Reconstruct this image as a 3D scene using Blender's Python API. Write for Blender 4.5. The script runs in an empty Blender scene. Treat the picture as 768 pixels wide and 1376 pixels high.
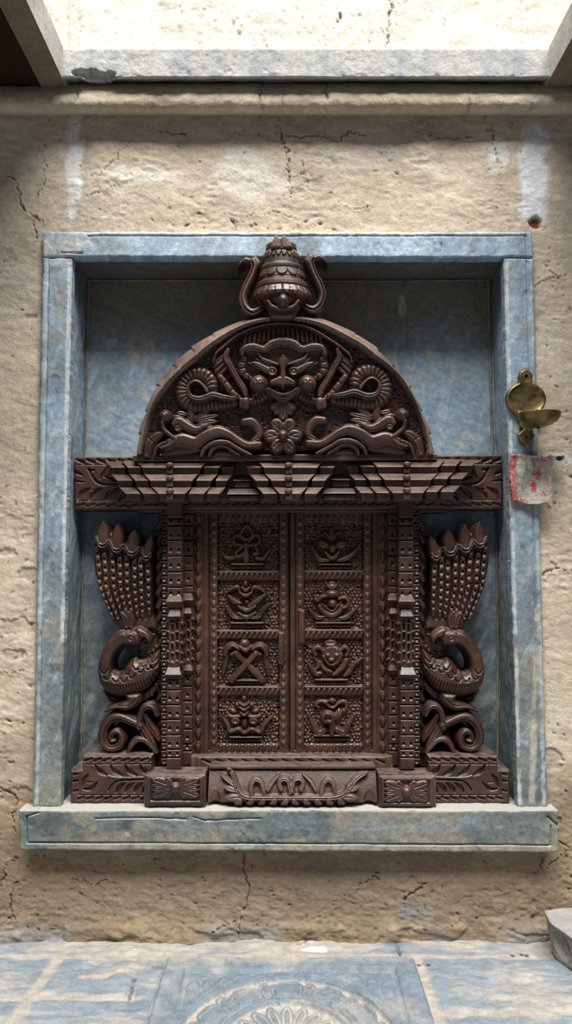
import bpy, bmesh, math
import numpy as np
C = bpy.context.scene
COL = C.collection
PI = math.pi
rng = np.random.RandomState(7)

# ------------------------------------------------------------------ units
# Lengths are laid out in "units" of U metres; the wall face is Y = 0, the viewer stands 1000 units in front of it.
U = 0.0026
DIST = 1000.0
TH = math.radians(4.1)
cT, sT = math.cos(TH), math.sin(TH)
FLOOR_PY = 1260.0
_dy = (688 - FLOOR_PY) / 1000.0
HC = -(DIST / (cT - _dy * sT)) * (sT + _dy * cT)

def at(px, py, Y=0.0):
    px = np.asarray(px, float); py = np.asarray(py, float)
    dx = (px - 384.0) / 1000.0; dy = (688.0 - py) / 1000.0
    t = (Y + DIST) / (cT - dy * sT)
    x = dx * t
    z = HC + t * (sT + dy * cT)
    return np.stack(np.broadcast_arrays(x, np.asarray(Y, float) + 0 * x, z), -1)

def floor_at(px, py, z=0.0):
    dx = (px - 384.0) / 1000.0; dy = (688.0 - py) / 1000.0
    k = sT + dy * cT
    t = (z - HC) / k
    return dx * t, t * (cT - dy * sT) - DIST

# ------------------------------------------------------------------ noise
def _hash(xi, yi, seed):
    n = (xi * 374761393 + yi * 668265263 + seed * 974634777) & 0xffffffff
    n = ((n ^ (n >> 13)) * 1274126177) & 0xffffffff
    n = n ^ (n >> 16)
    return (n & 0xffff) / 65535.0

def vnoise(x, y, seed=0):
    x = np.asarray(x, float); y = np.asarray(y, float)
    xi = np.floor(x).astype(np.int64); yi = np.floor(y).astype(np.int64)
    fx = x - xi; fy = y - yi
    fx = fx * fx * (3 - 2 * fx); fy = fy * fy * (3 - 2 * fy)
    a = _hash(xi, yi, seed); b = _hash(xi + 1, yi, seed)
    c = _hash(xi, yi + 1, seed); d = _hash(xi + 1, yi + 1, seed)
    return (a + (b - a) * fx) * (1 - fy) + (c + (d - c) * fx) * fy

def fbm(x, y, scale, octv=4, seed=0, sx=1.0, sy=1.0):
    x = np.asarray(x) / (scale * sx); y = np.asarray(y) / (scale * sy)
    s = 0; a = 1; tot = 0
    for o in range(octv):
        s = s + a * vnoise(x + 17.3 * o, y - 9.1 * o, seed + o * 31)
        tot += a; a *= 0.5; x = x * 2.03; y = y * 2.03
    return s / tot

def sstep(a, b, x):
    t = np.clip((x - a) / (b - a), 0, 1)
    return t * t * (3 - 2 * t)

def spl(pts, n):
    """Catmull-Rom through rows of any width"""
    p = np.asarray(pts, float)
    if len(p) < 3:
        t = np.linspace(0, 1, n)[:, None]
        return p[0] * (1 - t) + p[-1] * t
    q = np.vstack([2 * p[0] - p[1], p, 2 * p[-1] - p[-2]])
    u = np.linspace(0, len(p) - 1 - 1e-9, n)
    i = u.astype(int); t = (u - i)[:, None]
    a, b, c, d = q[i], q[i + 1], q[i + 2], q[i + 3]
    return 0.5 * (2 * b + (c - a) * t + (2 * a - 5 * b + 4 * c - d) * t ** 2 + (3 * b - a - 3 * c + d) * t ** 3)

def sd_poly(X, Y, pts):
    p = np.asarray(pts, float); n = len(p)
    d2 = np.full(X.shape, 1e18); inside = np.zeros(X.shape, bool)
    for i in range(n):
        ax, ay = p[i]; bx, by = p[(i + 1) % n]
        ex, ey = bx - ax, by - ay
        L = ex * ex + ey * ey + 1e-12
        t = np.clip(((X - ax) * ex + (Y - ay) * ey) / L, 0, 1)
        d2 = np.minimum(d2, (X - ax - t * ex) ** 2 + (Y - ay - t * ey) ** 2)
        if ay != by:
            c = ((ay > Y) != (by > Y)) & (X < ax + (Y - ay) / (by - ay) * ex)
            inside ^= c
    d = np.sqrt(d2)
    return np.where(inside, -d, d)

# ------------------------------------------------------------------ height-field carving
class G:
    """a carved surface: H = relief height towards the viewer, D = signed distance to the outline"""
    def __init__(s, x0, y0, x1, y1, st=0.8, h=-60.0):
        s.st = st; s.x0 = x0; s.y0 = y0
        xs = np.arange(x0, x1 + st * 0.5, st); ys = np.arange(y0, y1 + st * 0.5, st)
        s.X, s.Y = np.meshgrid(xs, ys)
        s.H = np.full(s.X.shape, float(h)); s.D = np.full(s.X.shape, 1e3)
        s.m = None; s.dy = 0.0; s.col = None; s.rs = 1.0; s.hs = 1.0
    def mirror(s, a=None, dy=0.0):
        s.m = a; s.dy = dy if a is not None else 0.0
    def win(s, xa, xb, ya, yb):
        ya += s.dy; yb += s.dy
        if s.m is not None: xa, xb = 2 * s.m - xb, 2 * s.m - xa
        ny, nx = s.X.shape
        j0 = max(0, int((xa - s.x0) / s.st) - 1); j1 = min(nx, int((xb - s.x0) / s.st) + 2)
        i0 = max(0, int((ya - s.y0) / s.st) - 1); i1 = min(ny, int((yb - s.y0) / s.st) + 2)
        if j1 <= j0 or i1 <= i0: return None, None, None
        w = (slice(i0, i1), slice(j0, j1))
        X = s.X[w]; Y = s.Y[w] - s.dy
        if s.m is not None: X = 2 * s.m - X
        return w, X, Y
    def put(s, w, d, h, op='max'):
        s.D[w] = np.minimum(s.D[w], d)
        if op == 'max': s.H[w] = np.maximum(s.H[w], h)
        elif op == 'set': s.H[w] = np.where(d < 0, h, s.H[w])
    def prof(s, d, H, base, bev):
        H = H * s.hs; base = base * (s.hs if base > 0 else 1)
        q = np.clip(1 + d / bev, 0, 1)
        h = base + H * np.sqrt(np.maximum(0, 1 - q * q))
        return np.where(d > 0, base - 5.0 * d, h)
    # shapes -----------------------------------------------------------
    def near(s, X, Y, P, R):
        best = np.full(X.shape, 1e9); u = np.zeros(X.shape); v = np.zeros(X.shape); rr = np.ones(X.shape)
        L = 0.0
        for k in range(len(P) - 1):
            ax, ay = P[k]; ex, ey = P[k + 1] - P[k]
            l2 = ex * ex + ey * ey
            if l2 < 1e-9: continue
            l = math.sqrt(l2)
            t = np.clip(((X - ax) * ex + (Y - ay) * ey) / l2, 0, 1)
            dd = np.hypot(X - ax - t * ex, Y - ay - t * ey)
            r = R[k] + (R[k + 1] - R[k]) * t
            q = dd - r
            m = q < best
            best = np.where(m, q, best); u = np.where(m, L + t * l, u); rr = np.where(m, r, rr)
            sg = np.sign(ex * (Y - ay) - ey * (X - ax))
            v = np.where(m, sg * dd, v)
            L += l
        return best, u, v, rr, L
    def st_(s, pts, rad, H, base=0.0, bev=None, n=None, stripe=None, lines=None, flat=False, op='max', slope=0.0):
        P = np.asarray(pts, float)
        rad = np.full(len(P), float(rad)) if np.isscalar(rad) else np.asarray(rad, float)
        if len(rad) != len(P):
            rad = np.interp(np.linspace(0, 1, len(P)), np.linspace(0, 1, len(rad)), rad)
        n = n or max(6, 6 * (len(P) - 1))
        Q = spl(np.column_stack([P, rad]), n) if len(P) > 2 else np.column_stack([P, rad])
        P, R = Q[:, :2], np.maximum(Q[:, 2] * s.rs, 0.2)
        m = R.max() + 3
        w, X, Y = s.win(P[:, 0].min() - m, P[:, 0].max() + m, P[:, 1].min() - m, P[:, 1].max() + m)
        if w is None: return
        d, u, v, r, L = s.near(X, Y, P, R)
        bv = np.minimum(bev, r) if bev else r * 0.78
        h = s.prof(d, H, base, np.maximum(bv, 0.3))
        if slope: h = h + np.where(d < 0, slope * v, 0)
        if stripe:
            sp, dep = stripe[0], stripe[1]; k = stripe[2] if len(stripe) > 2 else 6
            h = h - np.where(d < 0, dep * (0.5 + 0.5 * np.cos(2 * PI * u / sp)) ** k, 0)
        if lines:
            for (f, wd, dep) in lines:
                h = h - np.where(d < 0, dep * np.clip(1 - ((v - f * r) / wd) ** 2, 0, 1), 0)
        s.put(w, d, h, op)
    def leaf(s, a, b, wid, H, base=0.0, vein=1.2, bend=0.0, op='max'):
        a = np.asarray(a, float); b = np.asarray(b, float)
        nrm = np.array([-(b - a)[1], (b - a)[0]]); mid = (a + b) / 2 + nrm * bend
        s.st_([a, a * .6 + mid * .4, mid, b * .55 + mid * .45, b], [wid * .35, wid * .85, wid, wid * .75, 0.4], H, base, n=14,
              lines=[(0, 0.9, vein)] if vein else None, op=op)
    def el(s, cx, cy, rx, ry, H, base=0.0, rot=0.0, bev=None, op='max'):
        rx *= s.rs; ry *= s.rs; m = max(rx, ry) + 2
        w, X, Y = s.win(cx - m, cx + m, cy - m, cy + m)
        if w is None: return
        c, q = math.cos(rot), math.sin(rot)
        x = (X - cx) * c + (Y - cy) * q; y = -(X - cx) * q + (Y - cy) * c
        d = (np.hypot(x / rx, y / ry) - 1) * min(rx, ry)
        s.put(w, d, s.prof(d, H, base, bev or min(rx, ry)), op)
    def poly(s, pts, H, base=0.0, bev=2.0, op='max', smooth=0):
        P = np.asarray(pts, float)
        if smooth:
            P = spl(np.vstack([P, P[:1]]), len(P) * smooth)[:-1]
        w, X, Y = s.win(P[:, 0].min() - 3, P[:, 0].max() + 3, P[:, 1].min() - 3, P[:, 1].max() + 3)
        if w is None: return
        d = sd_poly(X, Y, P)
        s.put(w, d, s.prof(d, H, base, bev), op)
    def box(s, x0, y0, x1, y1, H, base=0.0, bev=1.0, op='max'):
        w, X, Y = s.win(x0 - 3, x1 + 3, y0 - 3, y1 + 3)
        if w is None: return
        d = np.maximum(np.maximum(x0 - X, X - x1), np.maximum(y0 - Y, Y - y1))
        s.put(w, d, s.prof(d, H, base, bev), op)
    # cuts -------------------------------------------------------------
    def groove(s, pts, wd, dep, n=None, smooth=True):
        P = np.asarray(pts, float)
        if smooth and len(P) > 2: P = spl(P, n or 8 * (len(P) - 1))
        w, X, Y = s.win(P[:, 0].min() - wd - 1, P[:, 0].max() + wd + 1, P[:, 1].min() - wd - 1, P[:, 1].max() + wd + 1)
        if w is None: return
        d, u, v, r, L = s.near(X, Y, P, np.full(len(P), 0.0))
        s.H[w] -= dep * np.clip(1 - (d / wd) ** 2, 0, 1)
    def dent(s, cx, cy, rx, ry, dep, rot=0.0):
        m = max(rx, ry) + 1
        w, X, Y = s.win(cx - m, cx + m, cy - m, cy + m)
        if w is None: return
        c, q = math.cos(rot), math.sin(rot)
        x = (X - cx) * c + (Y - cy) * q; y = -(X - cx) * q + (Y - cy) * c
        s.H[w] -= dep * np.clip(1 - (x / rx) ** 2 - (y / ry) ** 2, 0, 1)
    def cutleaf(s, pts, rad, dep, n=None):
        """hollow cut of leaf outline, deepest along its upper side"""
        P = np.asarray(pts, float); rad = np.asarray(rad, float)
        if len(rad) != len(P):
            rad = np.interp(np.linspace(0, 1, len(P)), np.linspace(0, 1, len(rad)), rad)
        Q = spl(np.column_stack([P, rad]), n or 8 * (len(P) - 1))
        P, R = Q[:, :2], np.maximum(Q[:, 2], 0.2); m = R.max() + 2
        w, X, Y = s.win(P[:, 0].min() - m, P[:, 0].max() + m, P[:, 1].min() - m, P[:, 1].max() + m)
        if w is None: return
        d, u, v, r, L = s.near(X, Y, P, R)
        s.H[w] -= dep * sstep(0.0, 1.0, -d / np.maximum(r, .4) * 1.3)
    def wedge(s, x0, y0, x1, y1, dep):
        """notch: undercut at its top, running out to the surface at its lower end"""
        w, X, Y = s.win(x0, x1, y0, y1)
        if w is None: return
        t = np.clip((Y - y0) / (y1 - y0), 0, 1)
        xx = np.abs((X - (x0 + x1) / 2) / ((x1 - x0) / 2))
        ins = (xx < 1 - 0.55 * (1 - t)) & (Y >= y0) & (Y <= y1)
        s.H[w] = np.where(ins, s.H[w] - dep * (1 - t), s.H[w])

# ------------------------------------------------------------------ objects
WO = {}            # world origin of every object
def _link(o, parent, origin):
    COL.objects.link(o)
    WO[o.name] = np.asarray(origin, float)
    if parent is not None:
        o.parent = parent
        o.location = WO[o.name] - WO[parent.name]
    else:
        o.location = origin
    return o

def tag(o, label=None, cat=None, group=None, kind=None):
    if label: o['label'] = label
    if cat: o['category'] = cat
    if group: o['group'] = group
    if kind: o['kind'] = kind
    return o

def empty(name, p, label, cat, kind='thing'):
    o = bpy.data.objects.new(name, None); o.empty_display_size = 0.05
    _link(o, None, np.asarray(p, float) * U)
    return tag(o, label, cat, None, kind)

def mesh_obj(name, V, F, mat, parent=None, col=None, smooth=True, flat_from=None):
    """V in units (n,3); F (m,4) quads"""
    V = np.asarray(V, float) * U
    lo, hi = V.min(0), V.max(0)
    org = np.array([(lo[0] + hi[0]) / 2, (lo[1] + hi[1]) / 2, lo[2]])
    me = bpy.data.meshes.new(name)
    F = np.asarray(F, np.int32)
    me.vertices.add(len(V)); me.vertices.foreach_set('co', (V - org).astype(np.float32).ravel())
    me.loops.add(F.size); me.loops.foreach_set('vertex_index', F.ravel())
    me.polygons.add(len(F))
    me.polygons.foreach_set('loop_start', np.arange(0, F.size, F.shape[1], dtype=np.int32))
    sm = np.ones(len(F), bool) if smooth else np.zeros(len(F), bool)
    if flat_from is not None: sm[flat_from:] = False
    me.polygons.foreach_set('use_smooth', sm)
    me.update(calc_edges=True); me.validate()
    if col is not None:
        a = me.color_attributes.new('Col', 'FLOAT_COLOR', 'POINT')
        c4 = np.ones((len(V), 4), np.float32); c4[:, :3] = col
        a.data.foreach_set('color', c4.ravel())
    me.materials.append(mat)
    o = bpy.data.objects.new(name, me)
    return _link(o, parent, org)

def grid_obj(name, P, keep, mat, parent=None, col=None, back=None, axis=1):
    """P (ny,nx,3) grid seen from the front; keep (ny-1,nx-1); back: coordinate to which the rim is carried (along axis)"""
    ny, nx = P.shape[:2]
    idx = np.arange(ny * nx).reshape(ny, nx)
    F = np.stack([idx[:-1, :-1], idx[1:, :-1], idx[1:, 1:], idx[:-1, 1:]], -1)
    if keep is None: keep = np.ones((ny - 1, nx - 1), bool)
    F = F[keep]
    used = np.zeros(ny * nx, bool); used[F.ravel()] = True
    remap = np.cumsum(used) - 1
    V = P.reshape(-1, 3)[used]; F = remap[F]
    cc = None if col is None else col.reshape(-1, 3)[used]
    ff = None
    if back is not None:
        E = np.concatenate([F[:, [0, 1]], F[:, [1, 2]], F[:, [2, 3]], F[:, [3, 0]]])
        key = np.sort(E, 1); k = key[:, 0].astype(np.int64) * len(V) + key[:, 1]
        _, inv, cnt = np.unique(k, return_inverse=True, return_counts=True)
        B = E[cnt[inv] == 1]
        n0 = len(V)
        vb = np.unique(B.ravel()); mp = -np.ones(n0, int); mp[vb] = np.arange(len(vb))
        front = V[vb]; rear = front.copy(); rear[:, axis] = back
        V = np.vstack([V, front, rear])
        if cc is not None: cc = np.vstack([cc, cc[vb], cc[vb]])
        a = n0 + mp[B[:, 0]]; b = n0 + mp[B[:, 1]]; m = len(vb)
        S = np.stack([b, a, a + m, b + m], -1)
        F = np.vstack([F, S])
    return mesh_obj(name, V, F, mat, parent, cc)

def relief(name, g, Yref, mat, parent=None, clip='H', back=None, thr=-1.5, label=None, col=None, mid=None):
    """carved surface at the plane Yref; clip 'H' keeps what rises above thr, 'D' cuts along the outline, 'all' keeps the sheet"""
    H = g.H.copy(); X = g.X.copy(); Y = g.Y.copy()
    if clip == 'D':
        ins = g.D <= 0
        keep = ins[:-1, :-1] | ins[1:, :-1] | ins[:-1, 1:] | ins[1:, 1:]
        gy, gx = np.gradient(g.D, g.st); n = np.hypot(gx, gy) + 1e-6
        out = ~ins
        mv = np.clip(g.D, 0, 1.5 * g.st) / n
        X = np.where(out, X - gx / n * mv, X); Y = np.where(out, Y - gy / n * mv, Y)
        H = np.where(out, np.maximum(H, 0), H)
    elif clip == 'H':
        ins = H > thr
        keep = ins[:-1, :-1] & ins[1:, :-1] & ins[:-1, 1:] & ins[1:, 1:]
    else:
        keep = None
    yr = Yref(X, Y) if callable(Yref) else Yref
    if mid is None: mid = float(np.clip(np.percentile(H[g.D < 0] if clip == 'D' and (g.D < 0).any() else H[H > thr] if (H > thr).any() else H, 70), 0, 30))
    P = at(X, Y, yr - mid)
    P[..., 1] += mid - H
    o = grid_obj(name, P, keep, mat, parent, g.col if col is None else col, back)
    if label: o['label'] = label
    return o

def solid(name, bm, mat, parent=None, smooth=False, bev=0.0, seg=2, label=None):
    bmesh.ops.remove_doubles(bm, verts=bm.verts, dist=1e-4)
    bmesh.ops.recalc_face_normals(bm, faces=bm.faces)
    if bev:
        bmesh.ops.bevel(bm, geom=list(bm.edges), offset=bev, segments=seg, affect='EDGES', profile=0.5, clamp_overlap=True)
    V = np.array([v.co for v in bm.verts]); lo, hi = V.min(0), V.max(0)
    org = np.array([(lo[0] + hi[0]) / 2, (lo[1] + hi[1]) / 2, lo[2]])
    for v in bm.verts:
        v.co = ((np.array(v.co) - org) * U).tolist()
    for f in bm.faces: f.smooth = smooth
    me = bpy.data.meshes.new(name); bm.to_mesh(me); bm.free()
    me.materials.append(mat)
    o = bpy.data.objects.new(name, me)
    _link(o, parent, org * U)
    if label: o['label'] = label
    return o

def add_prism(bm, F, B):
    """solid between two outlines of equal length (world points)"""
    f = [bm.verts.new(tuple(p)) for p in F]; b = [bm.verts.new(tuple(p)) for p in B]
    n = len(f)
    bm.faces.new(f); bm.faces.new(b[::-1])
    for i in range(n):
        j = (i + 1) % n
        bm.faces.new([f[j], f[i], b[i], b[j]])

def prism_px(bm, poly, Yf, Yb, Yat=None):
    P = np.array(poly, float)
    w = at(P[:, 0], P[:, 1], Yf if Yat is None else Yat)
    F = w.copy(); F[:, 1] = Yf
    B = w.copy(); B[:, 1] = Yb
    add_prism(bm, F, B)

def rect(x0, y0, x1, y1):
    return [(x0, y0), (x0, y1), (x1, y1), (x1, y0)]

# ------------------------------------------------------------------ materials
def _mat(name):
    m = bpy.data.materials.new(name); m.use_nodes = True
    nt = m.node_tree; nt.nodes.clear()
    out = nt.nodes.new('ShaderNodeOutputMaterial'); b = nt.nodes.new('ShaderNodeBsdfPrincipled')
    nt.links.new(b.outputs[0], out.inputs[0])
    return m, nt, b
def nd(nt, t, **kw):
    n = nt.nodes.new(t)
    for k, v in kw.items():
        if k in n.inputs: n.inputs[k].default_value = v
        else: setattr(n, k, v)
    return n
def noise(nt, vec, scale, detail=4, rough=0.55):
    n = nd(nt, 'ShaderNodeTexNoise', Scale=scale, Detail=detail, Roughness=rough)
    nt.links.new(vec, n.inputs['Vector'])
    return n.outputs[0]
def ramp(nt, fac, stops):
    n = nt.nodes.new('ShaderNodeValToRGB'); e = n.color_ramp.elements
    while len(e) > 1: e.remove(e[-1])
    e[0].position, e[0].color = stops[0][0], (*stops[0][1], 1)
    for p, c in stops[1:]:
        x = e.new(p); x.color = (*c, 1)
    nt.links.new(fac, n.inputs[0])
    return n.outputs[0]
def mix(nt, fac, a, b, mode='MIX'):
    n = nt.nodes.new('ShaderNodeMix'); n.data_type = 'RGBA'; n.blend_type = mode
    for s, v in ((n.inputs['Factor'], fac), (n.inputs['A'], a), (n.inputs['B'], b)):
        if hasattr(v, 'links'): nt.links.new(v, s)
        elif isinstance(v, tuple): s.default_value = (*v, 1)
        else: s.default_value = v
    return n.outputs['Result']
def math_(nt, op, a, b=None, clamp=False):
    n = nt.nodes.new('ShaderNodeMath'); n.operation = op; n.use_clamp = clamp
    for s, v in ((n.inputs[0], a), (n.inputs[1], b)):
        if v is None: continue
        if hasattr(v, 'links'): nt.links.new(v, s)
        else: s.default_value = v
    return n.outputs[0]
def coords(nt, sc=(1, 1, 1)):
    g = nt.nodes.new('ShaderNodeNewGeometry')
    m = nd(nt, 'ShaderNodeMapping'); m.inputs['Scale'].default_value = tuple(k / U for k in sc)
    nt.links.new(g.outputs['Position'], m.inputs['Vector'])
    return m.outputs[0], g
def bump(nt, b, hts, dist=1.0, strength=1.0):
    n = nd(nt, 'ShaderNodeBump', Strength=strength, Distance=dist * U)
    nt.links.new(hts, n.inputs['Height']); nt.links.new(n.outputs[0], b.inputs['Normal'])
def up_mask(nt, g, lo=0.55, hi=0.95):
    """how much a face looks up: where dust settles"""
    s = nd(nt, 'ShaderNodeSeparateXYZ'); nt.links.new(g.outputs['True Normal'], s.inputs[0])
    mr = nd(nt, 'ShaderNodeMapRange'); mr.inputs[1].default_value = lo; mr.inputs[2].default_value = hi
    nt.links.new(s.outputs['Z'], mr.inputs[0])
    return mr.outputs[0]

def wood(name, dark, mid, light, rough=0.42, dust=0.35, grain=0.5, coat=0.32, worn=0.5):
    m, nt, b = _mat(name)
    v, g = coords(nt); vg, _ = coords(nt, (1, 1, 0.07)); 
    n1 = noise(nt, v, 0.03, 5); n2 = noise(nt, vg, 0.45, 5, 0.6); n3 = noise(nt, v, 0.5, 4, 0.6)
    c = ramp(nt, n1, [(0.3, dark), (0.52, mid), (0.72, light)])
    c = mix(nt, math_(nt, 'MULTIPLY', n2, grain), c, dark)
    wr = ramp(nt, noise(nt, v, 0.045, 6, 0.7), [(0.55, (0, 0, 0)), (0.72, (1, 1, 1))])
    c = mix(nt, math_(nt, 'MULTIPLY', wr, worn), c, (light[0] * 1.7, light[1] * 1.55, light[2] * 1.3))
    um = math_(nt, 'MULTIPLY', up_mask(nt, g, 0.8, 0.98), math_(nt, 'MULTIPLY', ramp(nt, noise(nt, v, 0.08, 5, 0.65), [(0.3, (0, 0, 0)), (0.6, (1, 1, 1))]), dust))
    c = mix(nt, um, c, (0.30, 0.25, 0.20))
    nt.links.new(c, b.inputs['Base Color'])
    r = math_(nt, 'ADD', math_(nt, 'MULTIPLY', n3, 0.3), rough - 0.13)
    nt.links.new(math_(nt, 'ADD', r, math_(nt, 'MULTIPLY', um, 0.5), True), b.inputs['Roughness'])
    b.inputs['Specular IOR Level'].default_value = 0.5
    b.inputs['Coat Weight'].default_value = coat; b.inputs['Coat Roughness'].default_value = 0.28
    bump(nt, b, math_(nt, 'ADD', math_(nt, 'MULTIPLY', n2, 0.7), n3), 0.9, 0.55)
    return m

def plaster(name, grit=1.0, con=0.72, fine=1.0, rough=0.9, spec=0.2, dust=0.0, dustcol=(0.5, 0.47, 0.42), bscale=0.25, bd=2.0):
    """albedo comes from the mesh's own colour attribute, broken up by grit"""
    m, nt, b = _mat(name)
    v, g = coords(nt)
    a = nd(nt, 'ShaderNodeVertexColor', layer_name='Col')
    n1 = noise(nt, v, 0.12, 6, 0.7); n2 = noise(nt, v, bscale, 6, 0.65)
    f = ramp(nt, n1, [(0.32, (con, con * .98, con * .95)), (0.5, (1, 1, 1)), (0.68, (2 - con * 1.0, 2 - con, 2 - con * 1.02))])
    c = mix(nt, 0.8 * grit if grit < 1 else 0.8, a.outputs[0], f, 'MULTIPLY')
    n3 = ramp(nt, noise(nt, v, 0.42, 5, 0.7), [(0.3, (con, con, con)), (0.5, (1, 1, 1)), (0.7, (1.15, 1.15, 1.15))])
    c = mix(nt, fine, c, n3, 'MULTIPLY')
    if dust:
        um = math_(nt, 'MULTIPLY', up_mask(nt, g, 0.6, 0.95), dust)
        c = mix(nt, um, c, dustcol)
    nt.links.new(c, b.inputs['Base Color'])
    b.inputs['Roughness'].default_value = rough
    b.inputs['Specular IOR Level'].default_value = spec
    bump(nt, b, n2, bd * grit, 0.6)
    return m

WOOD = wood('dark_carved_wood', (0.022, 0.0085, 0.0055), (0.055, 0.022, 0.014), (0.105, 0.048, 0.032), 0.38, 0.45)
WOODW = wood('brown_door_wood', (0.028, 0.010, 0.005), (0.066, 0.026, 0.013), (0.11, 0.048, 0.025), 0.42, 0.25)
WOODB = wood('weathered_bracket_wood', (0.04, 0.018, 0.012), (0.095, 0.050, 0.034), (0.17, 0.105, 0.075), 0.45, 0.3)
WOODR = wood('pale_rim_wood', (0.07, 0.038, 0.028), (0.18, 0.115, 0.088), (0.28, 0.20, 0.16), 0.42, 0.4)  # rim tone, paler than the other carved wood
WOODL = wood('worn_threshold_wood', (0.04, 0.02, 0.014), (0.09, 0.05, 0.035), (0.15, 0.095, 0.07), 0.42, 0.3)
MUD = plaster('mud_plaster', 1.0, 0.80, 0.6, 0.92, 0.15, bd=2.2)
STONE = plaster('blue_washed_stone', 0.8, 0.62, 0.8, 0.78, 0.3, dust=0.75, dustcol=(0.50, 0.48, 0.43), bscale=0.18, bd=1.3)
FLOORM = plaster('worn_floor_stone', 0.7, 0.75, 0.7, 0.7, 0.3, bscale=0.2, bd=1.0)
CLOTH = plaster('knitted_cloth', 0.4, 0.8, 0.6, 0.95, 0.1, bscale=0.5, bd=2.0)
# ================================================================== THE SETTING
def lerp3(a, b, t):
    return np.asarray(a) * (1 - t[..., None]) + np.asarray(b) * t[..., None]

def crack(h, col, X, Y, pts, wd=1.6, dep=4.0, seed=0, dark=0.45, rag=5.0):
    P = spl(np.asarray(pts, float), max(8, int(6 * len(pts))))
    r = np.random.RandomState(seed)
    P = P + r.uniform(-1, 1, P.shape) * rag * 0.35
    x0, x1, y0, y1 = P[:, 0].min() - 8, P[:, 0].max() + 8, P[:, 1].min() - 8, P[:, 1].max() + 8
    j = np.where((X[0] >= x0) & (X[0] <= x1))[0]; i = np.where((Y[:, 0] >= y0) & (Y[:, 0] <= y1))[0]
    if len(i) < 2 or len(j) < 2: return
    w = (slice(i[0], i[-1] + 1), slice(j[0], j[-1] + 1))
    xj = X[w] + 7 * (fbm(X[w], Y[w], 7, 3, seed + 1) - .5) + 8 * (fbm(X[w], Y[w], 26, 2, seed + 3) - .5); yj = Y[w] + 7 * (fbm(X[w], Y[w], 7, 3, seed + 2) - .5)
    d, u, v, rr, L = G.near(None, xj, yj, P, np.zeros(len(P)))
    ww = np.maximum(.35, wd * (0.1 + 1.25 * fbm(X[w], Y[w], 14, 2, seed))) * np.clip(.45 + np.minimum(u, L - u) / 14, 0, 1)
    k = np.clip(1 - (d / ww) ** 2, 0, 1)
    h[w] -= dep * k
    h[w] += .7 * np.clip(1 - np.abs(d - ww - 1.2) / 2.5, 0, 1)
    col[w] *= (1 - dark * np.clip(k * 1.6, 0, 1))[..., None]

def pits(h, col, X, Y, n, seed, rmin=0.8, rmax=2.6, dep=3.0, region=None, dark=0.55, tilt=None):
    r = np.random.RandomState(seed)
    st = X[0, 1] - X[0, 0]
    xa, xb, ya, yb = region or (X.min(), X.max(), Y.min(), Y.max())
    for k in range(n):
        cx, cy = r.uniform(xa, xb), r.uniform(ya, yb)
        a = r.uniform(rmin, rmax); b = a * r.uniform(1.0, 3.2); th = (r.uniform(0, PI) if tilt is None else tilt + r.normal(0, .5))
        j0 = int((cx - b - X[0, 0]) / st) - 1; i0 = int((cy - b - Y[0, 0]) / st) - 1; m = int(2 * b / st) + 3
        j0 = max(j0, 0); i0 = max(i0, 0)
        w = (slice(i0, i0 + m), slice(j0, j0 + m))
        x = X[w] - cx; y = Y[w] - cy
        if x.size == 0: continue
        p = x * math.cos(th) + y * math.sin(th); q = -x * math.sin(th) + y * math.cos(th)
        wob = 0.7 + 0.6 * fbm(X[w], Y[w], 3, 2, k)
        v = np.clip(1 - (p / b) ** 2 - (q / a / wob) ** 2, 0, 1)
        h[w] -= dep * np.sqrt(v) * r.uniform(.4, 1)
        col[w] *= (1 - dark * np.clip(v * 1.5, 0, 1))[..., None]

# ---- lower wall (mud plaster), open where the stone niche is let in
st = 1.6
xs = np.arange(-190, 960, st); ys = np.arange(128, 1266, st)
X, Y = np.meshgrid(xs, ys)
h = 7 * (fbm(X, Y, 130, 3, 3) - .5) + 2.6 * (fbm(X, Y, 38, 3, 5) - .5) + 1.6 * (fbm(X, Y, 9, 3, 8, 1.4, 0.9) - .5)
smear = fbm(X + 0.5 * Y, Y - 0.3 * X, 26, 4, 12, 2.6, 0.6)
h += .5 * (sstep(.5, .62, smear) - .5)
rdg = 1 - np.abs(2 * fbm(X, Y, 11, 4, 14, 1.3, .8) - 1)
h += 2.6 * (rdg - .7) * np.clip(sstep(.5, .68, fbm(X, Y, 70, 3, 15)) + sstep(1130, 1190, Y) * .8, 0, 1)
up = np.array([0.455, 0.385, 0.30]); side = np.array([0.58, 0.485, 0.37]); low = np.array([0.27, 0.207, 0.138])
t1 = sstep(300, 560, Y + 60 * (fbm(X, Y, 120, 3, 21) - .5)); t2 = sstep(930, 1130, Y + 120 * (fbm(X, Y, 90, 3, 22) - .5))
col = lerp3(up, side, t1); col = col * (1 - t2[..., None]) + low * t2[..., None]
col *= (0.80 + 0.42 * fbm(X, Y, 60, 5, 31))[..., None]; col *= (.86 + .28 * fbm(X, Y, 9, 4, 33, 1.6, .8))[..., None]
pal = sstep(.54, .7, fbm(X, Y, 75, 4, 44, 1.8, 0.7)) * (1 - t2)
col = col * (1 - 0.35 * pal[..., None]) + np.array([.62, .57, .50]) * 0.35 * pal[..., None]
def patch(cx, cy, rx, ry, c, k, seed, edge=0.5):
    global col
    d = np.hypot((X - cx) / rx, (Y - cy) / ry) + edge * (fbm(X, Y, max(6, min(rx, ry)) * .9, 4, seed) - .5) * 2
    m = k * sstep(1.05, 0.55, d)
    col = col * (1 - m[..., None]) + np.asarray(c) * m[..., None]
patch(100, 215, 13, 95, (.66, .68, .67), .75, 61)
patch(716, 235, 24, 75, (.66, .70, .72), .85, 62); patch(668, 205, 18, 26, (.66, .66, .64), .6, 63)
patch(330, 235, 60, 40, (.70, .66, .60), .55, 64); patch(190, 235, 60, 14, (.70, .66, .60), .6, 65)
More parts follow.
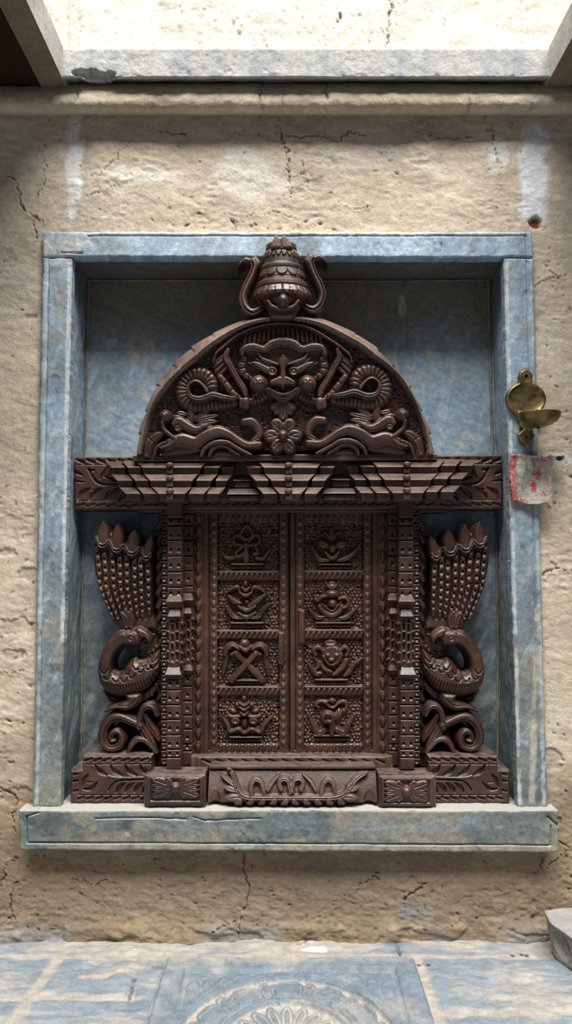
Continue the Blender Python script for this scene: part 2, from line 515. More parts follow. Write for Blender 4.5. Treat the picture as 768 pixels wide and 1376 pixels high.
patch(376, 185, 9, 7, (.50, .27, .20), .6, 66, .8); patch(330, 1210, 420, 30, (.26, .21, .16), .45, 67)
patch(20, 1085, 26, 26, (.36, .24, .15), .6, 68); patch(755, 617, 20, 9, (.70, .66, .60), .8, 69)
patch(560, 1225, 30, 12, (.24, .23, .22), .8, 70)
patch(400, 308, 320, 6, (.60, .48, .34), .6, 74)
# broken spot showing brick
hole = sstep(1.1, .5, np.hypot((X - 719) / 10, (Y - 299) / 9) + .6 * (fbm(X, Y, 6, 3, 71) - .5))
h -= 7 * hole; col = col * (1 - hole[..., None]) + np.array([.22, .07, .045]) * hole[..., None]
# flaked spots on the left side
for k, (cx, cy, a, b) in enumerate([(22, 842, 26, 12), (20, 880, 18, 9), (36, 770, 14, 10), (8, 742, 14, 6), (40, 425, 8, 5), (20, 1072, 26, 14), (735, 1105, 20, 10), (742, 1020, 16, 18)]):
    d = np.hypot((X - cx) / a, (Y - cy) / b) + 1.1 * (fbm(X, Y, 8, 4, 80 + k) - .5)
    m = sstep(.95, .85, d); h -= 2.0 * m; col *= (1 - .10 * m)[..., None]
# mortar fillet along the floor
f = sstep(1228, 1262, Y + 16 * (fbm(X, Y, 40, 4, 91) - .5)); lump = fbm(X, Y, 16, 4, 92)
h += f * (3 + 9 * (lump - .35)) * sstep(.35, .55, fbm(X, Y, 70, 2, 93)); h += 2.2 * sstep(.46, .54, fbm(X, Y, 34, 3, 95, 1.6, .6)) * sstep(1236, 1248, Y)
gm = (f * sstep(.42, .6, fbm(X, Y, 60, 3, 94)))[..., None]
col = col * (1 - .75 * gm) + np.array([.27, .26, .25]) * .75 * gm
# cracks
CR = [([(350, 156), (348, 165), (346, 180), (352, 190)], 1.6), ([(372, 156), (378, 185), (385, 205), (386, 225), (388, 243), (394, 264)], 2.0),
      ([(378, 185), (400, 182), (425, 183), (450, 190)], 1.8), ([(405, 215), (412, 232), (414, 250)], 1.2), ([(450, 190), (470, 178), (490, 180)], 1.2),
      ([(180, 186), (160, 205), (150, 222), (134, 240)], 1.5), ([(120, 262), (140, 258), (160, 245)], 1.2), ([(660, 176), (664, 205), (672, 236)], 1.8), ([(648, 150), (652, 170), (660, 178)], 1.4),
      ([(8, 236), (20, 240), (24, 256), (28, 276), (45, 290), (58, 298)], 2.6), ([(60, 190), (56, 215), (60, 240), (48, 270)], 1.6), ([(45, 290), (44, 305), (50, 322)], 2.0),
      ([(720, 385), (733, 376), (742, 370), (738, 362)], 2.2), ([(742, 370), (756, 373)], 1.6), ([(728, 778), (736, 768), (748, 764)], 2.6), ([(748, 764), (768, 768), (790, 765)], 1.6),
      ([(333, 1146), (327, 1170), (332, 1200), (322, 1235), (318, 1260)], 2.4), ([(322, 1235), (300, 1244), (284, 1252)], 1.5), ([(543, 1205), (560, 1195), (572, 1186)], 2.0), ([(543, 1205), (541, 1214)], 2.4),
      ([(0, 1062), (12, 1066), (22, 1078), (16, 1100), (20, 1120)], 2.6), ([(2, 1190), (10, 1160), (22, 1150)], 1.6), ([(24, 1180), (14, 1210), (22, 1240)], 1.8),
      ([(726, 1120), (745, 1128), (766, 1138)], 2.2), ([(716, 1140), (728, 1152), (726, 1168)], 2.0), ([(730, 1170), (750, 1150), (766, 1142)], 1.4), ([(86, 750), (60, 740)], 1.0),
      ([(300, 285), (330, 290), (370, 286), (400, 292)], 1.0), ([(560, 180), (600, 186), (640, 184)], 1.1), ([(450, 270), (480, 280), (500, 272)], 1.1), ([(210, 175), (240, 180), (260, 176)], 1.0),
      ([(500, 200), (520, 206), (535, 202)], 1.0), ([(100, 1180), (120, 1188), (150, 1182)], 1.2), ([(480, 1190), (500, 1182), (512, 1170)], 1.4), ([(0, 900), (14, 905), (30, 898)], 1.2)]
for k, (p, w_) in enumerate(CR): crack(h, col, X, Y, p, w_ * 0.55, 3.0, 200 + k, 0.4)
pits(h, col, X, Y, 300, 5, .5, 1.3, 2.0, None, .4)
pits(h, col, X, Y, 80, 6, .6, 1.6, 3.0, (-20, 60, 380, 1250), .5); pits(h, col, X, Y, 90, 7, .6, 1.7, 3.0, (715, 800, 330, 1250), .5)
pits(h, col, X, Y, 150, 8, .6, 1.7, 2.6, (0, 768, 1146, 1250), .25, 0.4); pits(h, col, X, Y, 60, 9, .6, 1.5, 2.4, (60, 720, 160, 305), .4, 0.2)
pits(h, col, X, Y, 16, 10, 1.0, 2.2, 3, (250, 460, 296, 308), .6, 0.0)
h = np.where(Y > 1255, np.maximum(h, -1), h)
P = at(X, Y, 0.0); P[..., 1] -= h
inside = (X > 74) & (X < 702) & (Y > 330) & (Y < 1112)
keep = ~(inside[:-1, :-1] & inside[1:, 1:])
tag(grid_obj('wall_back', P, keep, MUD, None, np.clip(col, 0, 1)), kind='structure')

# ---- half-round moulding under the ledge: a profile carried along the wall
def sweep_wall(name, prof, xa, xb, mat, colf, amp=1.5, st=3.0, seed=1, kind='structure', hf=None):
    """prof: rows (py, Y) from top to bottom"""
    pr = np.asarray(prof, float)
    seg = [pr[0]]
    for a, b in zip(pr[:-1], pr[1:]):
        n = max(1, int(np.hypot(*(b - a)) / st))
        for k in range(1, n + 1): seg.append(a + (b - a) * k / n)
    seg = np.array(seg); xs = np.arange(xa, xb + st, st)
    Xg = np.broadcast_to(xs[None, :], (len(seg), len(xs))).copy(); Yp = np.broadcast_to(seg[:, :1], Xg.shape).copy()
    s = np.concatenate([[0], np.cumsum(np.hypot(*np.diff(seg, axis=0).T))]); Sg = np.broadcast_to(s[:, None], Xg.shape)
    Yd = np.broadcast_to(seg[:, 1:], Xg.shape).copy()
    n = amp * 2 * (fbm(Xg, Sg, 30, 4, seed) - .5) + amp * (fbm(Xg, Sg, 7, 3, seed + 1) - .5)
    col = colf(Xg, Yp, Sg)
    if hf: n = n + hf(Xg, Yp, Sg, col)
    # all rows share the plane's own scale so that the profile stays straight
    Pg = at(Xg, Yp, 0.0)
    Pz = at(384.0 + 0 * Yp, Yp, Yd)
    Pg[..., 2] = Pz[..., 2]; Pg[..., 1] = Yd - n
    Pg[..., 0] = (Xg - 384.0) * 0.985
    return tag(grid_obj(name, Pg, None, mat, None, np.clip(col, 0, 1)), kind=kind)
arc = [(109, 8), (111.5, -8)] + [(133 - 21 * math.cos(a), -8 - 24 * math.sin(a)) for a in np.linspace(0.25, PI - .1, 12)] + [(156, 4)]
def mcol(X, Y, S):
    c = lerp3((.45, .37, .275), (.52, .45, .35), fbm(X, S, 50, 4, 141))
    return c * (.85 + .3 * fbm(X, S, 18, 4, 142, 1.0, 2.0))[..., None]
def mh(X, Y, S, col):
    h = np.zeros(X.shape)
    for k, (xx, w_) in enumerate([(350, 1.6), (440, 2.4), (95, 1.8), (380, 1.4), (636, 2.0), (722, 1.6), (200, 1.0)]):
        d = np.abs(X - xx - 4 * (fbm(X * 0, S, 8, 3, 300 + k) - .5) * 2)
        m = np.clip(1 - (d / (w_ * .9)) ** 2, 0, 1) * sstep(.3, .6, fbm(X, S, 12, 3, 350 + k)); h -= 2.5 * m; col *= (1 - .45 * m)[..., None]
    return h
sweep_wall('trim_1', arc, -200, 970, MUD, mcol, 2.0, 2.2, 131, hf=mh)
# ---- whitewashed ledge at the foot of the upper wall
LEDGE_Y = -44.0
def lcol(X, Y, S):
    c = lerp3((.36, .355, .34), (.50, .49, .465), fbm(X, S, 24, 4, 151))
    for k, (xx, w_) in enumerate([(118, 9), (235, 8), (250, 5), (290, 6), (345, 9), (365, 6), (437, 6), (540, 12), (575, 6), (665, 14), (700, 12), (150, 5)]):
        m = .55 * np.exp(-((X - xx - 3 * (fbm(X * 0, S, 10, 2, k) - .5)) / w_) ** 2) * (.35 + .9 * fbm(X, S, 9, 3, 160 + k, 1, 3))
        c = c * (1 - m[..., None]) + np.array([.26, .30, .335]) * m[..., None]
    return c
def lh(X, Y, S, col):
    h = np.zeros(X.shape)
    brk = sstep(1.0, .8, np.hypot((X - 120) / 27, (Y - 101) / 7.5) + 1.5 * (fbm(X, Y, 8, 4, 171) - .5))
    h -= 9 * brk; col = col * 1.0; col *= (1 - np.array([.45, .56, .66]) * brk[..., None])
    e = sstep(.55, .75, fbm(X, S, 14, 4, 172)) * sstep(96, 106, Y); h -= 2.5 * e
    p = sstep(.66, .74, fbm(X, S, 6, 3, 173)) * sstep(.5, .6, fbm(X, S, 60, 2, 174)); p = p * .4; h -= 2 * p; col *= (1 - .4 * p)[..., None]
    return h
sweep_wall('trim_2', [(64.0, 0.0), (64.5, LEDGE_Y + 2), (66.5, LEDGE_Y), (103, LEDGE_Y), (104.8, LEDGE_Y + 2), (110.5, -6), (112, 8)], 64, 760, MUD, lcol, 1.3, 1.6, 152, hf=lh)
# ---- bright upper wall above it
st = 2.0
xs = np.arange(40, 800, st); ys = np.arange(-330, 68, st); X, Y = np.meshgrid(xs, ys)
h = 6 * (fbm(X, Y, 90, 3, 181) - .5) + 4 * (fbm(X, Y, 16, 4, 182) - .5)
col = lerp3((.66, .59, .50), (.76, .71, .63), fbm(X, Y, 60, 5, 183))
crack(h, col, X, Y, [(522, -20), (526, 8), (522, 35), (518, 62)], 2.0, 4, 7); crack(h, col, X, Y, [(455, 18), (458, 25), (452, 30)], 2.2, 4, 8)
for xx in (93, 107):
    m = .5 * np.exp(-((X - xx) / 2.2) ** 2) * (.3 + fbm(X, Y, 8, 3, 184)); col = col * (1 - m[..., None]) + np.array([.42, .30, .20]) * m[..., None]
pits(h, col, X, Y, 240, 11, .5, 1.4, 2.5, (90, 740, -40, 62), .4)
P = at(X, Y, -6.0); P[..., 1] -= h
tag(grid_obj('wall_upper', P, None, MUD, None, np.clip(col, 0, 1)), kind='structure')

# ---- slabs that border the light well on both sides (and the one behind the viewer)
zb = at(384, 105.0, LEDGE_Y)[2]; zt = at(384, 64.5, LEDGE_Y)[2]
xl = at(83.5, 105, LEDGE_Y)[0]; xr = at(738.5, 104, LEDGE_Y)[0]
def slab_obj(name, x0, x1, y0, y1, z0, z1, col0, seed, amp=1.2, st=6.0):
    """a rough slab: six gridded faces in one mesh"""
    V = []; F = []; CC = []
    def face(o, a, b, la, lb):
        na = max(2, int(la / st) + 1); nb = max(2, int(lb / st) + 1)
        o = np.array(o, float); a = np.array(a, float); b = np.array(b, float)
        s, t = np.meshgrid(np.linspace(0, la, na), np.linspace(0, lb, nb))
        Pp = o + s[..., None] * a + t[..., None] * b
        nrm = np.cross(b, a)
        e = np.minimum(np.minimum(s, la - s), np.minimum(t, lb - t))
        Pp = Pp - nrm * (amp * 2 * np.abs(fbm(s, t, 24, 4, seed) - .5) * np.clip(e / 3, 0, 1))[..., None]
        n0 = sum(len(v) for v in V)
        idx = n0 + np.arange(na * nb).reshape(nb, na)
        F.append(np.stack([idx[:-1, :-1], idx[1:, :-1], idx[1:, 1:], idx[:-1, 1:]], -1).reshape(-1, 4))
        V.append(Pp.reshape(-1, 3))
        k = fbm(s, t, 60, 4, seed + 3, .5, 1)
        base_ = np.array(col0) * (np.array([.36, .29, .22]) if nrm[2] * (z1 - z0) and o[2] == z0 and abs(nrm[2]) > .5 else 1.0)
        CC.append((base_ * (.75 + .5 * k)[..., None]).reshape(-1, 3))
    lx, ly, lz = x1 - x0, y1 - y0, z1 - z0
    face((x0, y0, z1), (1, 0, 0), (0, 0, -1), lx, lz); face((x1, y1, z1), (-1, 0, 0), (0, 0, -1), lx, lz)
    face((x0, y1, z1), (0, -1, 0), (0, 0, -1), ly, lz); face((x1, y0, z1), (0, 1, 0), (0, 0, -1), ly, lz)
    face((x0, y1, z1), (1, 0, 0), (0, -1, 0), lx, ly); face((x0, y0, z0), (1, 0, 0), (0, 1, 0), lx, ly)
    return tag(mesh_obj(name, np.vstack(V), np.vstack(F), MUD, None, np.clip(np.vstack(CC), 0, 1)), kind='structure')
WELL_Y = -640.0
slab_obj('trim_3', xl - 34, xl, -380, 4, zb, zt + 2, (.58, .56, .52), 401)
slab_obj('trim_4', xr, xr + 34, -380, 4, zb, zt + 2, (.56, .54, .50), 402)
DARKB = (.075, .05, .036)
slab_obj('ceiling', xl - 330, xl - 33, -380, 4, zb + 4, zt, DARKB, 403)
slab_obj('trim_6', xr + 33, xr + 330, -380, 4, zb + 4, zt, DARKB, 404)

# ---- floor
def nonuni(a, b, fine, lo, hi, coarse):
    l = list(np.arange(lo, a, coarse)) + list(np.arange(a, b, fine)) + list(np.arange(b, hi + 1, coarse)); return np.array(l)
xs = nonuni(-440, 440, 1.7, -900, 900, 20); ys = nonuni(-360, 24, 1.7, -1500, 24, 20)[::-1]
X, Yw = np.meshgrid(xs, ys)
h = 2.2 * (fbm(X, Yw, 60, 3, 501) - .5) + 2.6 * (fbm(X, Yw, 14, 4, 502, 1.5, .8) - .5)
rough = sstep(.46, .62, fbm(X, Yw, 26, 5, 503, 1.5, 1.0))
blue = np.array([.165, .215, .262]); dusty = np.array([.37, .34, .30])
def seg_d(px0, py0, px1, py1):
    ax, ay = floor_at(px0, py0); bx, by = floor_at(px1, py1)
    ex, ey = bx - ax, by - ay; t = np.clip(((X - ax) * ex + (Yw - ay) * ey) / (ex * ex + ey * ey), -.2, 3)
    return np.hypot(X - ax - t * ex, Yw - ay - t * ey)
wob = 9 * (fbm(X, Yw, 26, 4, 504) - .5)
jd = np.full(X.shape, 1e9)
for q in ((83, 1277, 12, 1376), (564, 1296, 590, 1376)): jd = np.minimum(jd, seg_d(*q) + wob)
wallstrip = -Yw + 6 * (fbm(X, Yw, 60, 3, 505) - .5)
jd = np.minimum(jd, np.abs(wallstrip - 40) * 1.0 + 2)
ax, ay = floor_at(585, 1356); jd = np.minimum(jd, np.where(X > ax, np.abs(Yw - ay + wob) + 0, 1e9))
ax, ay = floor_at(180, 1335); jd = np.minimum(jd, np.where(X < ax, np.abs(Yw - ay + wob) + 0, 1e9))
jm = sstep(11, 3.5, jd)
dm = np.clip(sstep(.40, .66, .6 * fbm(X, Yw, 60, 6, 506, 1.5, .8) + .4 * fbm(X, Yw, 13, 5, 516, 2.2, .7)) * .75 + jm * .9 + .75 * sstep(40, 22, wallstrip) * sstep(.3, .55, fbm(X, Yw, 70, 3, 507)) + .15, 0, 1)
h -= 1.6 * jm; h += 2.0 * (rough - .5) * (1 - jm); h += 1.8 * (fbm(X, Yw, 7, 4, 530, 2.2, .8) - .5) * (1 - jm)
col = lerp3(blue, dusty, dm) * (.72 + .56 * fbm(X, Yw, 8, 5, 508, 1.6, .8))[..., None]
red = .55 * sstep(.5, .72, fbm(X, Yw, 80, 4, 509)) * (sstep(-330, -380, X) + sstep(40, 20, wallstrip) * (X > 0) * .7)
col = col * (1 - red[..., None]) + np.array([.56, .40, .34]) * red[..., None]
ax, ay = floor_at(140, 1306)   # reddish worn streak
s_ = .7 * sstep(1.0, .5, np.hypot((X - ax - .0) / 42, (Yw - ay - (X - ax) * .35) / 7) + .5 * (fbm(X, Yw, 10, 3, 510) - .5)); col = col * (1 - s_[..., None]) + np.array([.52, .38, .28]) * s_[..., None]
ax, ay = floor_at(236, 1294)   # broken corner beside the carved slab
b_ = sstep(1.05, .85, np.hypot((X - ax) / 32, (Yw - ay) / 7) + .6 * (fbm(X, Yw, 9, 3, 511) - .5)); h -= 7 * b_; col *= (1 - .5 * b_)[..., None]
for k, (px, py) in enumerate([(562, 1292), (700, 1278), (707, 1279), (688, 1279), (575, 1292)]):
    ax, ay = floor_at(px, py); m = sstep(3.4, 2, np.hypot(X - ax, Yw - ay)); col *= (1 - .8 * m)[..., None]
ax, ay = floor_at(425, 1272); m = .8 * sstep(1, .6, np.hypot((X - ax) / 20, (Yw - ay) / 9) + .6 * (fbm(X, Yw, 8, 3, 512) - .5)); col = col * (1 - m[..., None]) + np.array([.66, .63, .60]) * m[..., None]
for k, q in enumerate([(534, 1266, 540, 1290), (420, 1258, 405, 1264), (88, 1252, 60, 1258), (181, 1310, 172, 1340)]):
    d = seg_d(*q); x0, y0 = floor_at(q[0], q[1]); x1, y1 = floor_at(q[2], q[3])
    ins = (np.minimum(y0, y1) - 4 < Yw) & (Yw < np.maximum(y0, y1) + 4) & (X > min(x0, x1) - 12) & (X < max(x0, x1) + 12)
    m = np.clip(1 - ((d + 4 * (fbm(X, Yw, 6, 3, 520 + k) - .5)) / 2.2) ** 2, 0, 1) * ins; h -= 3 * m; col *= (1 - .55 * m)[..., None]
P = np.stack([X, Yw, h - 3.0], -1)
tag(grid_obj('floor', P, None, FLOORM, None, np.clip(col, 0, 1)), kind='structure')

# ================================================================== carved lotus slab let into the floor
axx, ayy = floor_at(388, 1315)
ayb = floor_at(388, 1376)[1]; hw = (floor_at(535, 1376)[0] - floor_at(236, 1376)[0]) / 2
dyy = ayy - ayb; RM = (hw * hw + dyy * dyy) / (2 * dyy)
mcx = (floor_at(535, 1376)[0] + floor_at(236, 1376)[0]) / 2; mcy = ayy - RM
x0s = (floor_at(220, 1296)[0] + floor_at(197, 1376)[0]) / 2; x1s = (floor_at(562, 1296)[0] + floor_at(581, 1376)[0]) / 2
ytop = floor_at(388, 1291)[1]
print('LOTUS', RM, mcx, mcy, x0s, x1s, ytop)
half = ytop - mcy
stp = 1.25
xs = np.arange(x0s, x1s, stp); ys = np.arange(ytop, mcy - half, -stp)
X, Yw = np.meshgrid(xs, ys)
r = np.hypot(X - mcx, Yw - mcy); a = np.arctan2(X - mcx, Yw - mcy)
h = np.zeros(X.shape)
def band(rr, c, w, hgt): return hgt * np.sqrt(np.clip(1 - ((rr - c) / w) ** 2, 0, 1))
sq = np.minimum(np.minimum(X - x0s, x1s - X), np.minimum(ytop - Yw, Yw - (mcy - half)))
h += 3.5 * sstep(2, 5, sq)
bl = (ytop - floor_at(388, 1309)[1])
h -= 3.2 * np.exp(-((sq - bl) / 2.4) ** 2)
innersq = sq > bl + 2
field = innersq * 1.0
h -= 3.0 * field * (r > RM + 4)
h = np.where(r <= RM + 3, 0.3, h)
ring = sstep(RM + 3, RM, r) * sstep(RM - 11, RM - 8.5, r); h = np.maximum(h, 3.6 * ring - 1.0 * np.exp(-((r - RM + 3.5) / 1.0) ** 2))
h = np.where(r < RM - 10, -2.4, h)
def petal(rr0, rr1, n, ph, fat, rim, hgt):
    k = np.round((a - ph) / (2 * PI / n)); aa = (a - ph) - k * 2 * PI / n
    x = r * np.sin(aa); y = r * np.cos(aa)
    t = np.clip((y - rr0) / (rr1 - rr0), -.2, 1.3)
    w = fat * np.where(t < .5, .8 + .4 * t, np.sqrt(np.clip(1 - ((t - .5) / .52) ** 2, 0, 1)) * (1 - .12 * np.exp(-((t - .85) / .1) ** 2)))
    d = np.abs(x) - w; d = np.maximum(d, np.maximum(rr0 - y, (y - rr1) * .8))
    out = hgt * sstep(.2, -1.2, d)
    out = out - (hgt + 1.2) * sstep(-rim, -rim - 1.0, d) * sstep(-rim - 3.2, -rim - 2.2, d)
    return out, d < 0
pb, ib = petal(RM * .60, RM - 14, 12, PI / 12, 10, 2.2, 4.4); pa, ia = petal(RM * .60, RM - 16, 12, 0, 21, 3.4, 5.2)
h = np.where(ib, -2.4 + pb, h); h = np.where(ia, -2.2 + pa, h)
h = np.where(r < RM * .60, -1.8 + 4.6 * sstep(RM * .60, RM * .58, r) * sstep(RM * .53, RM * .55, r), h)
pc, ic = petal(RM * .2, RM * .52, 20, 0, 8.0, 2.2, 4.2); h = np.where(ic & (r < RM * .525), -1.4 + .5 * pc, h)
# leaf sprays in the corners
for sx in (-1, 1):
    for k in range(5):
        t = k / 4.0
        cx = (x0s + bl + 14 + 20 * t) if sx < 0 else (x1s - bl - 14 - 20 * t)
        cx = (x0s + bl + 12 + 17 * k) if sx < 0 else (x1s - bl - 12 - 17 * k)
        cy = ytop - bl - 12 - 4 * (4 - k) ** 1.0 * 1.6
        e = ((X - cx) / 8) ** 2 + ((Yw - cy) / (8 + 2 * (4 - k))) ** 2
        ok = (r > RM + 6)
        h = np.where(ok & (e < 1), np.maximum(h, .2 + 3.4 * np.sqrt(np.clip(1 - e, 0, 1))), h)
wear = fbm(X, Yw, 40, 4, 601); h0 = h.copy()
h = h * (.6 + .5 * sstep(.3, .6, wear)) * 1.25 + 1.0 * (fbm(X, Yw, 9, 4, 602) - .5) + 3.0
dm = np.clip(.05 + .45 * sstep(.45, .7, fbm(X, Yw, 40, 6, 603)) + .95 * sstep(.6, -1.0, h0) * (sq > bl - 4) + .5 * sstep(26, 4, ytop - Yw), 0, 1)
col = lerp3((.15, .192, .232), (.37, .34, .295), dm) * (.74 + .52 * fbm(X, Yw, 8, 5, 604))[..., None]
P = np.stack([X, Yw, h], -1)
sl = grid_obj('carved_floor_slab', P, None, FLOORM, None, np.clip(col, 0, 1), back=-4.0, axis=2)
tag(sl, 'square grey-blue paving slab carved with a lotus medallion in the floor before the wall', 'paving slab')

# ================================================================== STONE NICHE FRAME
frame = empty('stone_niche_frame', at(389, 1143, -8), 'blue-washed stone frame of a square niche let into the mud wall', 'stone frame')
def stone_col(g, seed, sc=1.0, tan=.35, flat=False):
    X, Y = (g.Y, g.X) if flat else (g.X, g.Y)
    k = fbm(X, Y, 46, 5, seed, .8, 1.8)
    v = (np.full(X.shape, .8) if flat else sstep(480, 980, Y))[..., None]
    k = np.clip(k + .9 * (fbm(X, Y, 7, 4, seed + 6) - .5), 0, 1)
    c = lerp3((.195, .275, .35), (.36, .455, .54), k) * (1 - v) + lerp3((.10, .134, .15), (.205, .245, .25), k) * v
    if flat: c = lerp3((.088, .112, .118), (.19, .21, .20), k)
    st_ = sstep(.5, .7, fbm(X, Y, 55, 5, seed + 1, .7, 1.5))
    c = c * (1 - tan * st_[..., None]) + np.array([.285, .265, .21]) * tan * st_[..., None]
    w = (.15 if flat else .4) * sstep(.55, .75, fbm(X + (0 if flat else .4) * Y, Y, 16, 4, seed + 2, .5, 2.2)); c = c * (1 - w[..., None]) + np.array([.50, .55, .56]) * w[..., None]
    dk = .3 * sstep(.55, .75, fbm(X, Y, 70, 4, seed + 3)); c = c * (1 - dk)[..., None]
    return c * sc
def stone_part(name, poly, Yf, depth, seed, tan, lines=(), st=1.2, warm=None, streaks=(), hi=None):
    P = np.array(poly, float)
    g = G(P[:, 0].min() - 3, P[:, 1].min() - 3, P[:, 0].max() + 3, P[:, 1].max() + 3, st)
    d = sd_poly(g.X, g.Y, P) + 2.2 * (fbm(g.X, g.Y, 12, 4, seed + 9) - .55)
    g.D = d
    g.H = np.where(d < 0, 2.5 * np.sqrt(np.clip(1 - np.clip(1 + d / 3, 0, 1) ** 2, 0, 1)), 0) + 2.5 * (fbm(g.X, g.Y, 50, 3, seed + 4) - .5) + 1.2 * (fbm(g.X, g.Y, 9, 4, seed + 5) - .5)
    ch = sstep(.62, .7, fbm(g.X, g.Y, 22, 4, seed + 7, 1, 1.8)) ; g.H -= 1.0 * ch
    g.col = stone_col(g, seed, 1.0, tan, name == 'sill')
    if warm is not None:
        m = warm(g.X, g.Y); g.col = g.col * (1 - m[..., None]) + np.array([.27, .25, .195]) * m[..., None]
    for (x0, y0, x1, y1, w, c, k) in streaks:
        t = np.clip(((g.X - x0) * (x1 - x0) + (g.Y - y0) * (y1 - y0)) / ((x1 - x0) ** 2 + (y1 - y0) ** 2), 0, 1)
        dd = np.hypot(g.X - x0 - t * (x1 - x0), g.Y - y0 - t * (y1 - y0)) + 3 * (fbm(g.X, g.Y, 10, 3, seed + 11) - .5)
        m = k * sstep(w, w * .3, dd) * sstep(.25, .55, fbm(g.X, g.Y, 20, 3, seed + 12)); g.col = g.col * (1 - m[..., None]) + np.array(c) * m[..., None]
    for (pts, w, dep) in lines:
        g.groove(pts, w, dep, smooth=False)
        n0 = g.H.copy()
    g.col = np.clip(g.col, 0, 1)
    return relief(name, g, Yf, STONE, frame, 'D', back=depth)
pale = (.52, .56, .57)
stone_part('header', [(57, 311), (714, 311), (716, 345.5), (57, 345)], -8, 6, 700, .25, [([(118, 316.5), (380, 316.5), (600, 316.5), (706, 316.5)], 1.2, 3), ([(706, 316), (707, 345)], 1.2, 3), ([(593, 326), (592, 345)], 1.0, 2.5), ([(82, 339), (110, 340)], 1.2, 3)],
           streaks=[(60, 330, 110, 330, 22, (.46, .45, .42), .8), (100, 313, 700, 313, 5, pale, .6)])
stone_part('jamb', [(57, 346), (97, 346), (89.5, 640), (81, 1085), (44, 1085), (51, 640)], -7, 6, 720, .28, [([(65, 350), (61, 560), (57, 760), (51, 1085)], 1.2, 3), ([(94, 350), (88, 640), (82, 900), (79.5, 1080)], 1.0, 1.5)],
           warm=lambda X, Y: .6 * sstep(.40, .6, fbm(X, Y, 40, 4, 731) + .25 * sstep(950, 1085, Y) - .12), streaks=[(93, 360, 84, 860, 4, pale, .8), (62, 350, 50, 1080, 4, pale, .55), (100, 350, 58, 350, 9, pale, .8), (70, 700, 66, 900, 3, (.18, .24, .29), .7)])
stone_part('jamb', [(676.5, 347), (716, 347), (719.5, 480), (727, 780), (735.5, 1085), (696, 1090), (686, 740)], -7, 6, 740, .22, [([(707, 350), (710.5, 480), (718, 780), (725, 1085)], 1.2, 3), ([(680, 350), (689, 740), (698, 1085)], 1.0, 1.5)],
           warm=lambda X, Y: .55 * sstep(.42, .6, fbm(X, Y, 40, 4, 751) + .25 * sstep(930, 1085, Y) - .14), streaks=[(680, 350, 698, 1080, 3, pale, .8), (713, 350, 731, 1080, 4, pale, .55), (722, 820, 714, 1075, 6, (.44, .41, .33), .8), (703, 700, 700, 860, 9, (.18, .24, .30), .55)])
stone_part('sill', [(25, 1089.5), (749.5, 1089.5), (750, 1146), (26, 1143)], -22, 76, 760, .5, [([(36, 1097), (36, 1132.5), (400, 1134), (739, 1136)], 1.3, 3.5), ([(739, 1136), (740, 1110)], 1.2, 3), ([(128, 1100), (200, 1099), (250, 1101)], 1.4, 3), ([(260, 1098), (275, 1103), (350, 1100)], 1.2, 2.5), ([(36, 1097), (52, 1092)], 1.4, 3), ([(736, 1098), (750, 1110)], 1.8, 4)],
           warm=lambda X, Y: .8 * sstep(.40, .56, fbm(X, Y, 42, 5, 771, 1.4, .8)), streaks=[(130, 1096, 260, 1100, 9, (.16, .21, .23), .75), (300, 1106, 420, 1100, 8, (.16, .20, .22), .6), (26, 1138, 748, 1141, 5, (.33, .315, .26), .7), (480, 1112, 640, 1108, 14, (.2, .25, .28), .5)])
g = G(60, 330, 712, 1120, 2.0)
g.H = 3 * (fbm(g.X, g.Y, 60, 3, 781) - .5) + 1.8 * (fbm(g.X + .5 * g.Y, g.Y - .5 * g.X, 14, 4, 782, 2, .7) - .5)
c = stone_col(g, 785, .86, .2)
k = fbm(g.X - .6 * g.Y, g.Y + .6 * g.X, 30, 5, 786, 2.4, .6); m = .6 * sstep(.5, .7, k); c = c * (1 - m[..., None]) + np.array([.29, .33, .34]) * m[..., None]
top_brown = sstep(492, 420, g.Y + 40 * (fbm(g.X, g.Y, 60, 4, 787) - .5)); c = c * (1 - .85 * top_brown[..., None]) + np.array([.16, .128, .085]) * .85 * top_brown[..., None]  # browner and darker towards the top of the panel
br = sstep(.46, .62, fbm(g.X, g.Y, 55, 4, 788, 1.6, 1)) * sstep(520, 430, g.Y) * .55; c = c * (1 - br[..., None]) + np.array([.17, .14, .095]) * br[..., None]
for cx, cy, rx, ry in ((178, 473, 9, 14), (200, 468, 12, 10), (210, 492, 6, 6), (150, 462, 10, 8), (540, 412, 6, 16), (148, 492, 4, 5), (576, 474, 7, 10), (620, 596, 3, 8), (190, 528, 8, 4)):
    m = .75 * sstep(1.1, .7, np.hypot((g.X - cx) / rx, (g.Y - cy) / ry) + .8 * (fbm(g.X, g.Y, 6, 3, 789) - .5)); c = c * (1 - m[..., None]) + np.array([.38, .35, .27]) * m[..., None]
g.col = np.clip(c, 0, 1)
relief('back_panel', g, 77, STONE, frame, 'all', back=86)
